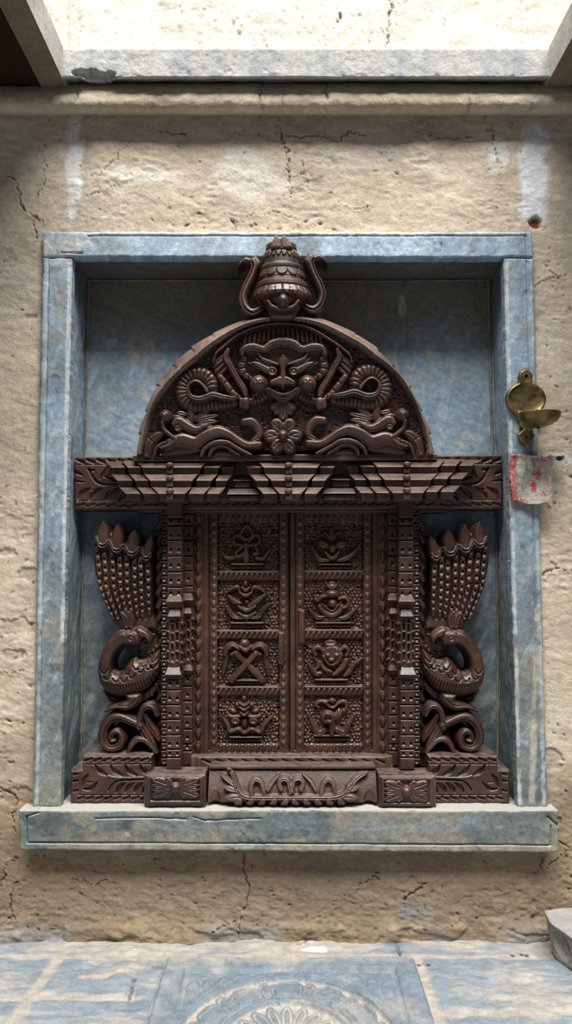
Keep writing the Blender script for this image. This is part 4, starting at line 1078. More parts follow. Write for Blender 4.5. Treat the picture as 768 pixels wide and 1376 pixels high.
# ---------------------------------------------------------------- pillars, side columns, leaf bands, bead mouldings
def pillar(ax):
    def grid(x0, x1, y0, y1, st=.6):
        if ax is not None: x0, x1 = 2 * ax - x1, 2 * ax - x0
        g = G(x0, y0, x1, y1, st); g.mirror(ax); return g
    # main column
    g = grid(218, 250, 660, 1040)
    def col_(x0u, x1u, x0l, x1l, tops, dots, lows, ldots, yt, yb, two, caps, H=6):
        for a, b in zip(tops[:-1], tops[1:]): g.box(x0u, a + .6, x1u, b - .3, H, 0, 1.2)
        for a, b in zip(lows[:-1], lows[1:]): g.box(x0l, a + .6, x1l, b - .3, H, 0, 1.2)
        cu, wu = (x0u + x1u) / 2, (x1u - x0u); cl_, wl = (x0l + x1l) / 2, (x1l - x0l)
        for lst, c, w in ((dots, cu, wu), (ldots, cl_, wl)):
            for y in lst:
                for s in ((-.25, .25) if two else (0,)):
                    g.wedge(c + s * w - 2.6, y - 3.2, c + s * w + 2.6, y + 2.4, 5.5)
        (c1, c2, c3) = caps
        g.box(x0u, c1[0] - 6, x1u, c3[1] + 6, 1.0, 0, .5)
        # cushions: sloping bright upper faces
        def cushion(y0, y1, y2, e, xa, xb):
            w, X, Y = g.win(xa - e, xb + e, y0, y2)
            t = np.clip((Y - y0) / (y1 - y0), 0, 1); k = np.clip((Y - y1) / (y2 - y1), 0, 1)
            half = (xb - xa) / 2 - 2 + (2 + e) * np.where(Y < y1, t, 1 - .6 * k)
            ins = np.abs(X - (xa + xb) / 2) <= half
            hh = H + np.where(Y < y1, -1 + 8 * t, 7 - 8 * k)
            g.D[w] = np.where(ins, np.minimum(g.D[w], -1), g.D[w]); g.H[w] = np.where(ins, np.maximum(g.H[w], hh), g.H[w])
        cushion(c1[0], c1[1], c1[1] + 8, 1.2, x0u, x1u); cushion(c2[0], c2[1], c2[1] + 5, .2, x0u + 1.5, x1u - 1.5); cushion(c3[0], c3[1], c3[1] + 7, 1.2, x0l, x1l)
        # fluted shaft with small cusps
        ya, yb_ = c2[1] + 3, c3[0] - 2
        xm0, xm1 = x0u + 1, x1u - 1; n = 3 if two else 2; wd = (xm1 - xm0) / n
        for k in range(n):
            xx = xm0 + (k + .5) * wd
            g.st_([(xx, ya), (xx, yb_ - 3)], [wd * .42, wd * .5], 5, 1.5)
        for j in range(5):
            for k in range(n + 1):
                xx = xm0 + k * wd; y = ya + 6 + j * (yb_ - ya - 10) / 4.0 + (2 if k % 2 else 0)
                g.st_([(xx - 2.2, y), (xx, y - 2), (xx + 2.2, y)], 1.1, 3.5, 4)
        g.el((x0l + x1l) / 2, c3[0] - 3, (x1l - x0l) / 2, 6, 3, 3, bev=3)
    T = [662, 696.6, 706, 726, 747, 768.5, 789, 801]; Dt = [699.7, 720, 740, 760.5, 781, 798]
    L = [913, 927, 947, 966.7, 987.5, 1007, 1018, 1035]; Ld = [919.5, 939.5, 960, 980, 1000.7, 1014]
    col_(224, 245, 223, 243, T, Dt, L, Ld, 662, 1035, True, ((800, 808), (819, 828), (896, 906)))
    p = relief('pillar', g, 17, WOOD, win, 'D', back=60)
    # side column nearer the shutters
    g = grid(242, 263, 664, 1034)
    T = [668, 690, 706, 725.6, 747, 767, 787.4, 797]; Dt = [700, 719.4, 739, 758, 778.5]
    L = [908, 922, 942, 961, 980, 1000, 1009, 1030]; Ld = [914, 934.7, 954, 973, 992, 1005]
    col_(245.5, 259.5, 244.5, 258.5, T, Dt, L, Ld, 664, 1030, False, ((798, 806), (815, 824), (893, 900)))
    relief('side_column', g, 42, WOODW, p, 'D', back=70)
    # outer strips
    g = grid(214, 228, 676, 1034)
    for k in range(34):
        y = 682 + k * 10.2; g.box(216.5 - (1 if y > 830 else 0), y + .5, 226, y + 9.8, 5, 0, 1.5); g.wedge(218, y + 3, 222.5, y + 8, 3)
    relief('side_strip', g, 36, WOOD, p, 'D', back=70)
    g = grid(204, 222, 690, 1034)
    for k in range(19):
        y = 700 + k * 17.8; g.st_([(211.5, y + 9), (214.5, y + 4), (218, y - 3)], [4.0, 4.4, 1.2], 6, 1); g.st_([(212.5, y + 16), (213.5, y + 10), (219, y + 4)], [1.5, 3.0, 2.5], 4, 0)
    g.box(212, 694, 220, 1030, 1.2, 0, 1)
    relief('leaf_band', g, 46, WOOD, p, 'D', back=72)
    # bead moulding of the door frame
    g = grid(257, 280, 684, 1020)
    g.box(258, 685, 279.5, 1016, 2.0, 0, 1); g.box(272.5, 685, 275, 1016, 3.5, 0, 1); g.box(258.5, 685, 260, 1016, 3.5, 0, .8)
    n = 20
    for k in range(n):
        y = 690 + k * 17.2 - k * .1
        g.poly([(261, y + 3), (266, y - 2.5), (271, y + 3), (269.5, y + 9), (266, y + 14.5), (262.5, y + 9)], 5.5, 1.5, 4, smooth=2)
        g.groove([(262, y + 5), (266, y + 1), (270, y + 5)], .9, 1.4)
    relief('bead_moulding', g, 47, WOODW, win, 'D', back=76)
pillar(None); pillar(390.0)

# ---------------------------------------------------------------- shutters
def bead_col(g, x, y0, y1, sp, r=4.6, base=1.5):
    n = int(round((y1 - y0) / sp)); sp = (y1 - y0) / n
    for k in range(n):
        y = y0 + (k + .5) * sp; g.el(x, y, r, sp * .48, 4.4, base, bev=3.6); g.groove([(x - r, y + 1.5), (x, y - 2.8), (x + r, y + 1.5)], .8, 1.2)
def rope_row(g, x0, x1, y, sp, dx=3.0, r=2.7, H=4):
    n = int(round((x1 - x0) / sp)); sp = (x1 - x0) / n
    for k in range(n):
        x = x0 + (k + .5) * sp; g.st_([(x - dx * .6, y + 3.4), (x + dx * .6, y - 3.0)], [1.4, r], H, 2.0)
def shutter(xa, xb, fx0, fx1, bx0, bx1, rails, handle, seed, edge):
    g = G(xa, 686, xb, 1014, .65, h=-60)
    g.box(xa + .5, 686.5, xb - .5, 1013, 4.0, 0, 1.2)
    w, X, Y = g.win(fx0, fx1, 700, 1001); g.H[w] = np.where((X > fx0) & (X < fx1) & (Y > 702) & (Y < 1000), -2.2, g.H[w])
    r = np.random.RandomState(seed)
    for k in range(300): g.dent(r.uniform(fx0, fx1), r.uniform(703, 999), 2.2, 2.0, 3.0)
    for iy in range(64):
        for ix in range(18):
            cx = fx0 + 2 + (ix + .5 * (iy % 2) + r.uniform(-.3, .3)) * 4.75; cy = 704 + (iy + r.uniform(-.25, .25)) * 4.65
            if cx < fx1 - 1.5: g.el(cx, cy, r.uniform(1.7, 2.3), r.uniform(1.6, 2.1), 3.0, -2.6)
    for (y0, y1) in rails:
        g.box(fx0 - 1, y0, fx1 + 1, y1, 3.0, 0, 1.5); g.st_([(fx0, y0 + 1.4), (fx1, y0 + 1.4)], 1.6, 2.2, 3); rope_row(g, fx0, fx1, (y0 + y1) / 2 + 1.2, 7.0)
    for bx in (bx0, bx1):
        g.groove([(bx - 6, 690), (bx - 6, 1008)], 1.0, 3.5, smooth=False); g.groove([(bx + 6, 690), (bx + 6, 1008)], 1.0, 3.5, smooth=False)
        bead_col(g, bx, 696, 1004, 11.2)
    rope_row(g, fx0, fx1, 698, 8.5, 1.5, 2.6); rope_row(g, fx0, fx1, 1005.5, 8.5, 1.5, 2.8)
    g.groove([(fx0 - 4, 1010), (fx1 + 4, 1010)], .8, 1.2)
    s = relief('shutter', g, 51, WOODW, win, 'D', back=66)
    x0, y0, x1, y1 = handle
    gg = G(x0 - 2, y0 - 2, x1 + 2, y1 + 2, .6); gg.box(x0, y0, x1, y1, 9, 3, 3); gg.groove([(x0 + 3, y0 + 3), (x0 + 3, y1 - 3)], 1.0, 1.2)
    relief('handle', gg, 51, WOODW, s, 'D', back=50)
    return s
railsL = [(767.5, 780), (847, 858.5), (922.5, 935)]
railsR = [(767, 779), (846, 858.5), (922, 935)]
shL = shutter(276.5, 388, 291.5, 375, 287, 380.5, railsL, (373, 849, 382, 894), 21, 1)
shR = shutter(388.8, 507, 408.5, 488, 402.5, 493.5, railsR, (400.5, 819, 410, 866), 22, -1)
DB = 53.0
def motif(parent, draw, bb, label=None):
    g = G(*bb, .55); g.rs = 1.2; g.hs = 1.7; draw(g); relief('emblem', g, DB, WOODW, parent, 'H', thr=-2.5, label=label)
def base_bar(g, x0, x1, y0, y1, yb, slope=0):
    g.poly([(x0 - 2, y0), (x1 + 2, y0), (x1, y1), (x0, y1)], 4.5, 0, 1.6); 
    n = int((x1 - x0) / 3.6)
    for k in range(n): g.el(x0 + 2 + k * (x1 - x0 - 4) / (n - 1.0), yb, 1.5, 1.6, 3.4, 0)
    g.box(x0 + 1, yb - 2.5, x1 - 1, yb + 2.2, 1.6, 0, 1)
def m1(g):
    for p in ([(322, 718), (331, 706), (339, 718), (331, 725), (322, 718)], [(327, 733), (314, 729), (315, 720), (324, 722), (330, 731)], [(333, 733), (348, 729), (346, 719), (338, 722), (332, 731)],
              [(326, 734), (317, 742), (319, 748), (327, 744), (331, 736)], [(339, 730), (344, 736), (346, 743), (341, 745)]): g.st_(p, 2.6, 5, 0, n=30)
    g.el(330.5, 731, 4, 4, 6, 1); g.leaf((330.5, 739), (330.5, 757), 5, 5, 0, 0)
    g.st_([(298, 742), (303, 749), (311, 750), (318, 746)], [1, 2.6, 3, 1], 4.5, 0); g.st_([(345, 750), (353, 751), (358, 744), (364, 737)], [3, 2.6, 2.6, 1.5], 4.5, 0)
    base_bar(g, 310, 354, 756.5, 760, 763)
motif(shL, m1, (294, 702, 372, 767), 'knotted ribbon emblem')
def m2(g):
    g.el(329.5, 784.5, 3, 4.5, 6, 0); 
    for (y, w) in ((792, 5), (799, 8)): g.st_([(330 - w, y - 2.5), (330, y + 1.5), (330 + w, y - 2.5)], [1.4, 3.2, 1.4], 6, 0)
    g.st_([(304, 797), (310, 792), (319, 789), (322, 796)], [1.2, 2.4, 2.6, 1.5], 5, 0); g.st_([(356, 797), (350, 792), (341, 789), (338, 796)], [1.2, 2.4, 2.6, 1.5], 5, 0)
    g.st_([(307, 801), (314, 808), (323, 811)], [2, 4.4, 2], 5.5, 0); g.st_([(355, 800), (345, 808), (334, 815)], [2.6, 4, 2.6], 5.5, 0); g.el(331, 809, 3, 3, 5, 0)
    for y in (817, 826): g.st_([(320, y - 2), (331, y + 3.5), (343, y - 2.5)], [2, 3.6, 2], 5.5, 0)
    g.st_([(303, 814), (308, 822), (314, 829), (325, 831)], [1.2, 3.6, 3.4, 2], 5, 0, lines=[(0, .8, 1.2)]); g.st_([(361, 812), (353, 820), (348, 828), (338, 831)], [1.2, 3.6, 3.4, 2], 5, 0, lines=[(0, .8, 1.2)])
    g.el(331.5, 834, 3, 2, 4, 0); base_bar(g, 309, 354, 835.5, 839.5, 842)
motif(shL, m2, (294, 778, 372, 847), 'layered leaf emblem')
def m3(g):
    g.st_([(318, 878), (352, 914)], 3.6, 5, 0, bev=1.5, lines=[(.5, .7, 1)]); g.st_([(343, 878), (311, 914)], 3.6, 6, 0, bev=1.5, lines=[(.5, .7, 1)])
    g.el(328, 865, 6.5, 6, 6, 0); g.st_([(322, 869), (330, 874), (337, 869)], [1.5, 3.2, 1.5], 7, 1)
    for s in (None, 330.0):
        g.mirror(s)
        g.st_([(322, 872), (312, 867), (304, 872), (302, 880)], [3, 4, 4.4, 3], 6, 0, lines=[(.2, .8, 1.2)]); g.st_([(316, 877), (310, 880)], [3, 2], 5, 0)
        g.st_([(304, 882), (302, 892), (299, 907)], [2.8, 3.2, 1.4], 4.5, 0, lines=[(0, .7, 1.4)])
        g.mirror(None)
    base_bar(g, 307, 354, 913, 916.8, 919)
motif(shL, m3, (294, 857, 372, 923), 'crossed staves emblem')
def m4(g):
    g.el(327.5, 939, 3.4, 4.4, 6, 0)
    for (y, w) in ((947, 7), (953, 6), (960, 5)): g.st_([(328 - w, y - 3), (328, y + .8), (328 + w, y - 3)], [1.4, 3.0, 1.4], 6, 1)
    for s in (None, 328.0):
        g.mirror(s); g.el(319, 948, 4, 3, 4.5, 0, .6); g.el(313, 956, 5, 3, 4.5, 0, .3); g.st_([(307, 962), (314, 964), (322, 963)], [2, 3, 2], 5, 0)
        g.el(316, 969, 6.6, 6, 6, 0); g.dent(316, 969, 3.4, 3, 3); g.el(316, 969, 1.6, 1.5, 3, 2); g.mirror(None)
    g.el(328, 972, 4, 7, 5, 0)
    g.st_([(296, 961), (305, 973), (309, 983), (320, 980), (328, 985), (338, 980), (349, 984), (355, 974), (366, 963)], [1.0, 2.8, 3, 2.6, 2.8, 2.6, 3, 2.8, 1.0], 5.5, 0, n=60)
    base_bar(g, 308, 351, 989.5, 993, 996)
motif(shL, m4, (294, 934, 372, 1000), 'crown-like fish emblem')
def leaves(g, l, r_):
    g.st_(l, [1, 2.6, 3.6, 2], 5, 0, n=26, lines=[(.2, .7, 1.1)]); g.st_(r_, [1, 2.6, 3.6, 2], 5, 0, n=26, lines=[(-.2, .7, 1.1)])
def n1(g):
    g.leaf((446, 726), (445, 708), 4.5, 4.5, 0, 1); g.st_([(432, 718), (438, 716), (442, 724)], [1, 2.2, 1.5], 4, 0); g.st_([(458, 717), (453, 716), (449, 724)], [1, 2.2, 1.5], 4, 0)
    g.el(434, 731, 8.4, 5.6, 6, 0, .35, 4); g.el(458, 731.5, 8.4, 5.6, 6, 0, -.35, 4); g.groove([(428, 730), (440, 734)], .9, 1.5); g.groove([(464, 730), (452, 734)], .9, 1.5)
    g.el(446.5, 737.5, 4.6, 5.4, 7, 1); g.st_([(437, 742), (442, 748), (446, 750), (450, 748), (455, 742)], [2, 3, 3.2, 3, 2], 6, 0)
    leaves(g, [(418, 732), (423, 743), (430, 752), (441, 753)], [(486, 728), (477, 741), (466, 750), (454, 753)])
    base_bar(g, 428, 472, 757, 760, 763.5)
motif(shR, n1, (410, 702, 488, 767), 'flower emblem')
def n2(g):
    g.el(446, 786, 5, 5, 6, 0); g.dent(446, 785, 3, 2.6, 2.4); g.st_([(437, 781), (440, 787), (446, 791), (452, 787), (455, 781)], [.8, 1.8, 2, 1.8, .8], 5, 0)
    g.el(446, 798, 8.8, 5.4, 7, 0); g.el(446.5, 811, 5.8, 5.6, 7, 0)
    g.st_([(440, 800), (431, 803), (426, 808)], [2.4, 3.2, 2.6], 5, 0); g.el(424, 806, 3, 3, 4, 0)
    g.st_([(455, 805), (463, 803), (468, 809), (464, 816), (457, 817)], [2, 2.4, 2.4, 2.4, 2], 5.5, 0)
    g.st_([(429, 815), (436, 823), (446, 827), (455, 822), (459, 814)], [3, 3.6, 4, 3.6, 2.6], 6, 0); g.st_([(432, 812), (446, 821), (458, 809)], 1.4, 5, 0, n=16)
    leaves(g, [(413, 815), (419, 823), (427, 830), (436, 829)], [(480, 817), (472, 824), (464, 830), (455, 831)])
    g.poly([(437, 830), (455, 830), (462, 836), (430, 836)], 4, 0, 2); base_bar(g, 424, 472, 835.5, 839, 842)
motif(shR, n2, (410, 778, 488, 846), 'vase emblem')
def n3(g):
    g.el(444, 866, 8.5, 6, 6, 0); g.dent(444, 864.5, 5.6, 2.8, 3); g.el(446, 879, 12.5, 11.5, 6, 0, bev=6)
    g.el(440, 880.5, 3.2, 2.4, 3, 5); g.el(452, 880.5, 3.2, 2.4, 3, 5); g.el(444.5, 886.5, 3.4, 2.2, 3, 5); g.groove([(438, 884), (445, 891), (452, 885)], .9, 2)
    g.st_([(434, 882), (440, 891), (448, 893), (456, 887), (459, 879)], 1.6, 5, 1, n=24)
    g.st_([(434, 874), (427, 870), (421, 874), (424, 880)], 2.8, 5, 0, n=20); g.st_([(457, 874), (463, 870), (468, 874), (465, 881)], 2.8, 5, 0, n=20)
    g.st_([(465, 888), (459, 898), (448, 907)], [4, 4.2, 2], 5.5, 0); g.st_([(423, 884), (428, 893), (424, 900)], [2, 3, 2], 4, 0); g.st_([(430, 890), (436, 899), (445, 903)], [2, 3, 2], 4.5, 0)
    leaves(g, [(413, 891), (419, 899), (425, 906), (431, 905)], [(487, 885), (476, 893), (469, 903), (462, 909)])
    base_bar(g, 423, 467, 912, 916, 919.5)
motif(shR, n3, (410, 857, 488, 923), 'face-like emblem')
def n4(g):
    g.poly([(439, 942), (446, 937), (453, 942), (446, 947)], 5, 0, 3, smooth=2); g.st_([(436, 944), (446, 951), (456, 944)], 1.8, 5.5, 0, n=14)
    g.st_([(440, 943), (430, 943), (424, 947), (428, 951)], [2, 2.6, 2.6, 1.6], 4.5, 0); g.st_([(452, 948), (460, 943), (466, 946), (464, 955)], [2, 2.6, 2.8, 1.8], 4.5, 0)
    g.el(441, 964, 9.6, 9.6, 6, 0, bev=7); g.st_([(437, 970), (433, 964), (438, 958), (446, 961), (445, 968), (440, 968)], 1.9, 5, 4, n=36)
    g.el(454, 961, 5, 9, 5, 0, .2); g.groove([(452, 953), (455, 969)], 1, 2); g.el(462, 956, 3, 4, 4, 0)
    g.leaf((446, 968), (445.5, 990), 4.4, 6, 1)
    g.st_([(414, 960), (421, 974), (428, 985), (437, 981)], [1.4, 3.2, 4.6, 4], 5, 0, lines=[(.2, .8, 1.2)]); g.st_([(477, 961), (469, 972), (462, 985), (452, 981)], [1.4, 3.2, 4.6, 4], 5, 0, lines=[(-.2, .8, 1.2)])
    base_bar(g, 422, 469, 987, 991, 994.5)
motif(shR, n4, (410, 934, 488, 1000), 'conch shell emblem')

# ---------------------------------------------------------------- peacocks
PKY = 30.0
def peacock(ax):
    def grid(x0, y0, x1, y1, st=.65):
        if ax is not None: x0, x1 = 2 * ax - x1, 2 * ax - x0
        g = G(x0, y0, x1, y1, st); g.mirror(ax); return g
    # body: back, breast, neck and head
    g = grid(126, 836, 216, 946)
    g.poly([(164, 901), (172, 890), (180, 884.5), (186, 888), (196, 887), (205, 880), (212, 876), (211.5, 903), (202, 921), (185, 933), (163, 938), (144, 934), (134, 924), (129.5, 908), (136, 896), (150, 902), (157, 905)], 17, 2, 16, smooth=4)
    g.st_([(176, 857), (162, 858), (149, 870), (140.5, 888), (139.5, 906), (147, 919), (160, 925)], [12, 11, 10, 9.6, 10.5, 13, 12], 15, 3, n=60)
    g.el(178.5, 856, 13.5, 13, 15, 3, bev=12)
    g.st_([(186, 850), (194, 853), (199, 858), (200, 864)], [8, 6, 4, 1.2], 14, 3); g.groove([(188, 861), (193, 858), (197, 862)], 1.3, 5)
    g.groove([(168, 852), (175, 848), (184, 850), (187, 858)], 1.2, 2.2)
    k = 0
    for (x, y) in ((139, 903), (143, 911), (155, 914), (166, 914), (169, 904.5), (176, 909), (182, 898), (188, 901.5), (191, 894), (198.5, 897.5), (204, 888), (205, 896)):
        g.groove([(x - 4, y - 2), (x - 1, y + 2), (x + 3, y + 1), (x + 5, y - 3)], 1.3, 3.0)
    for i in range(18):
        t = i / 17.0; a = (137 + 68 * t, 916 + 8 * math.sin(PI * t * .8) - 14 * t * t); b = (a[0] + 5 - 1 * t, a[1] + 17 - 5 * t * t)
        g.groove([a, b], 1.3, 3.0)
    body = relief('peacock', g, PKY, WOOD, win, 'D', back=PKY + 26)
    # eye
    g = grid(166, 846, 188, 870, .5); g.el(176, 857.5, 6.2, 6.2, 4, 0, bev=2); g.dent(176, 857.5, 4.4, 4.4, 3); g.el(176, 857.5, 2.8, 2.8, 3.5, 0.5); relief('eye', g, PKY - 15.5, WOOD, body, 'D', back=PKY - 8)
    # fanned tail
    g = grid(118, 696, 214, 852)
    out = [(139.4, 702), (133, 711), (128.6, 723), (123.8, 738), (123.2, 752), (125.7, 770), (131, 790), (141, 816), (151, 832), (161, 848), (180, 848), (209.6, 846), (209, 838), (202, 822), (199, 808), (197, 790), (198, 765), (204, 747), (208, 730), (209, 724), (204, 719), (196, 724), (190, 733), (187.5, 735), (186, 726), (181.6, 712), (175, 719), (168, 728), (166, 714), (158.7, 704.5), (151, 711), (149.6, 715), (146, 707)]
    d0 = None
    g.poly(out, 6, 2, 6)
    # feather ribs
    tops = [(129, 728), (138, 735), (149, 735), (159, 740), (169, 739), (180, 744), (188, 741), (197, 748)]
    bots = [(152, 832), (158, 832), (165, 830), (171, 828), (177, 828), (184, 828), (191, 828), (200, 826)]
    for i, (a, b) in enumerate(zip(tops, bots)):
        cx = (a[0] + b[0]) / 2 + (-6.5 + 1.0 * i); cy = (a[1] + b[1]) / 2
        pts = spl([a, (cx + (a[0] - cx) * .25, cy - 12), (cx, cy + 8), b], 40)
        rr = np.linspace(4.7, 2.9, 40)
        g.st_(pts, rr, 7, 5, n=40)
        L = np.concatenate([[0], np.cumsum(np.hypot(*np.diff(pts, axis=0).T))])
        y = 6.0
        while y < L[-1] - 3:
            px, py = np.interp(y, L, pts[:, 0]), np.interp(y, L, pts[:, 1]); f = 1 - .35 * y / L[-1]
            g.wedge(px - 3.1 * f, py - 4.6 * f, px + 3.1 * f, py + 3.6 * f, 6)
            y += 11.5 * f + .6
    for i in range(7):
        a = ((tops[i][0] + tops[i + 1][0]) / 2, (tops[i][1] + tops[i + 1][1]) / 2 + 4); b = ((bots[i][0] + bots[i + 1][0]) / 2, 832)
        cx = (a[0] + b[0]) / 2 + (-6.0 + 1.0 * i); cy = (a[1] + b[1]) / 2
        g.groove([a, (cx + (a[0] - cx) * .25, cy - 12), (cx, cy + 8), b], 1.3, 3.5, n=30)
    # feather tips
    for (tip, a, b) in (((139.4, 702), (129, 726), (146.5, 732)), ((158.7, 705), (148, 733), (166, 738)), ((181.6, 712), (168, 738), (187, 742)), ((205, 720), (190, 742), (203, 750))):
        mx, my = (a[0] + b[0]) / 2, (a[1] + b[1]) / 2
        w = math.hypot(b[0] - a[0], b[1] - a[1]) / 2
        g.st_([tip, (tip[0] * .55 + mx * .45, tip[1] * .6 + my * .4), (mx, my - 2)], [1, w * .86, w * .95], 8, 8)
        for o in (0, 4.2): g.st_([(a[0], a[1] - 5 + o), (a[0] * .7 + b[0] * .3, my + 1.5 + o), (a[0] * .3 + b[0] * .7, my + 2 + o), (b[0], b[1] - 6 + o)], 1.5, 6, 11, n=18)
    relief('tail', g, PKY + 5, WOOD, body, 'D', back=PKY + 28)
    # bumpy foliage behind head and under the belly
    g = grid(134, 816, 218, 948); r = np.random.RandomState(5)
    g.poly([(150, 828), (170, 838), (200, 818), (212, 838), (213, 880), (195, 892), (183, 880), (186, 862), (170, 846)], 7, 0, 4); g.poly([(136, 928), (160, 938), (190, 932), (213, 912), (214, 925), (196, 944), (170, 948), (146, 944)], 7, 0, 4)
    for k in range(260):
        x, y = r.uniform(138, 212), r.uniform(820, 946)
        i = int((y - g.y0) / g.st); j = int(((2 * ax - x if ax is not None else x) - g.x0) / g.st)
        if 0 <= i < g.D.shape[0] and 0 <= j < g.D.shape[1] and g.D[i, j] < -1.5: g.el(x, y, 2.4, 2.2, 4.5, 6)
    relief('foliage_ground', g, PKY + 12, WOOD, body, 'D', back=PKY + 34)
    g = grid(144, 818, 182, 848); g.st_([(164, 826), (168, 832), (170, 842)], [4, 5, 4], 8, 2, lines=[(0, 1, 2.2)]); g.st_([(172, 824), (176, 832), (176, 842)], [3, 4.6, 4], 7, 2, lines=[(0, 1, 2)]); relief('crest', g, PKY - 4, WOOD, body, 'D', back=PKY + 20)
    # leg and scrolling foliage the bird stands on
    g = grid(130, 926, 216, 1018)
    g.poly([(162, 931), (187, 930), (190, 940), (184, 950), (170, 957), (154, 955), (140, 959), (137, 957), (146, 949), (166, 942), (168, 940)], 15, 3, 9, smooth=3)
    g.groove([(140, 955), (156, 949), (172, 948), (182, 940)], 1.2, 2)
    relief('leg', g, PKY + 2, WOODL if False else WOODW, body, 'D', back=PKY + 26)
    g = grid(128, 940, 218, 1018)
    g.st_([(188, 976), (176, 970), (160, 964), (147, 968), (138, 981), (138, 997), (147, 1006), (159, 1003), (163, 992), (157, 983.5), (149, 987), (149, 995), (154, 995)], [6, 7, 7.5, 7.6, 7.4, 7.4, 7, 6.4, 6, 5, 4, 3.4, 2.6], 15, 2, n=110, lines=[(-.35, 1.3, 3.0)])
    g.st_([(186, 978), (187, 966), (191, 954), (199, 949.5), (206, 953), (210, 962)], [5.5, 5.5, 5.2, 5, 4.4, 3], 15, 2, n=50, lines=[(.2, 1, 2)])
    g.st_([(186, 972), (193, 985), (201, 998), (208, 1012)], [5, 8, 7, 2.5], 13, 1, lines=[(.3, 1.1, 3), (-.3, 1.0, 2)]); g.st_([(194, 962), (200, 976), (207, 986), (212, 996)], [3, 5.5, 5, 2], 12, 1, lines=[(0, 1.1, 3)])
    g.st_([(171, 1012), (176, 1002), (184, 995), (194, 996), (203, 1005), (209, 1013)], [3.5, 5, 5.5, 5, 4, 2.5], 14, 1, n=40)
    relief('scroll_foliage', g, PKY + 4, WOOD, body, 'D', back=PKY + 28)
peacock(None); peacock(391.0)

# ---------------------------------------------------------------- base: threshold, side plinths, blocks, cushion
bm = bmesh.new(); prism_px(bm, [(256, 1016), (256, 1034), (528, 1034), (528, 1016)], 30, BACK); th_ = solid('threshold', bm, WOODL, win, bev=1.5)
g = G(262, 1016, 520, 1034, .7); g.box(264, 1017, 518, 1033, 3, 0, 1.5)
for k in range(14): g.cutleaf([(272 + k * 18, 1021), (284 + k * 18, 1026)], [2.2, 2.6], 3.0)
relief('leaf_rail', g, 29, WOODL, th_, 'D', back=33)
def plinth(ax):
    x0, x1 = 90, 206
    if ax is not None: x0, x1 = 2 * ax - 206, 2 * ax - 90
    g = G(x0, 1008, x1, 1084, .6); g.mirror(ax)
    out = [(94, 1035), (94, 1080), (204, 1080), (204, 1016), (110.5, 1016), (110.5, 1035)]
    g.poly(out, 5, 0, 2.2)
    for k in range(8): x = 113 + k * 12.6; g.cutleaf([(x + 1, 1022.5), (x + 9, 1019.6)], [2.4, 2.8], 3.6)
    for k in range(9): x = 104 + k * 12.2; g.cutleaf([(x + 1, 1073.5), (x + 8, 1071.2)], [2.4, 2.6], 3.6)
    for y in (1041, 1050, 1063): g.cutleaf([(99, y), (104, y - 1)], [2.4, 2.4], 3.4)
    g.groove([(112, 1027), (204, 1027)], .9, 2, smooth=False); g.groove([(106, 1068), (204, 1068)], .9, 2, smooth=False); g.groove([(107, 1037), (107, 1068)], .9, 1.5, smooth=False)
    for k in range(4): x = 128 + k * 20; g.cutleaf([(x, 1029), (x + 6, 1036), (x + 15, 1041.5)], [1.4, 5.0, 2], 5.0); g.groove([(x + 4, 1030), (x + 10, 1037), (x + 15, 1041)], .9, -2.2)
    g.groove([(124, 1028), (140, 1040), (160, 1045), (198, 1044)], 1.1, -1.8)
    g.cutleaf([(145, 1063), (151, 1054), (161, 1049), (180, 1048), (200, 1048)], [1.0, 1.6, 1.8, 1.6, 1.2], 3.6)
    for k in range(4): x = 156 + k * 12; g.cutleaf([(x, 1065), (x + 4, 1058), (x + 11, 1052.5)], [1.4, 4.0, 1.6], 4.5)
    g.cutleaf([(110, 1058), (112, 1048), (117, 1042), (118, 1040)], [1.0, 3.2, 2, .8], 4.5); g.cutleaf([(111, 1060), (121, 1060), (131, 1051)], [1.4, 3.6, 1], 4.5); g.cutleaf([(117, 1051), (124, 1051)], [1.2, 1.2], 3)
    relief('plinth', g, 9, WOOD, win, 'D', back=BACK)
plinth(None); plinth(389.5)
def block(xa, xb, ya, yb, fx, fy):
    bm = bmesh.new(); prism_px(bm, rect(xa, ya, xb, yb), -12, 30); b = solid('pillar_block', bm, WOOD, win, bev=3.0, seg=3)
    g = G(xa + 3, ya + 2, xb - 3, yb - 2, .55); g.box(xa + 4, ya + 3, xb - 4, yb - 4, 2.5, 0, 1.5)
    w, X, Y = g.win(xa + 7.5, xb - 7.5, ya + 6.5, yb - 7.5); m = (X > xa + 8) & (X < xb - 8) & (Y > ya + 7) & (Y < yb - 8); g.H[w] = np.where(m, -1.0, g.H[w])
    W, Hh = (xb - xa) / 2 - 9, (yb - ya) / 2 - 8.5
    for sx in (-1, 1):
        for sy in (-1, 1):
            for (ex, ey, wd) in ((.98, .88, 7.6), (.98, .22, 4.6), (.40, .98, 5.0)):
                g.leaf((fx + sx * 4, fy + sy * 2), (fx + sx * W * ex, fy + sy * Hh * ey), wd, 5.0, -.5, 1.8)
    g.el(fx, fy, 7.6, 7.2, 8, 1)
    relief('flower_panel', g, -14.5, WOOD, b, 'D', back=-8)
block(193, 276.5, 1041, 1085.5, 235.5, 1059); block(508, 586, 1042.5, 1088, 546, 1064)
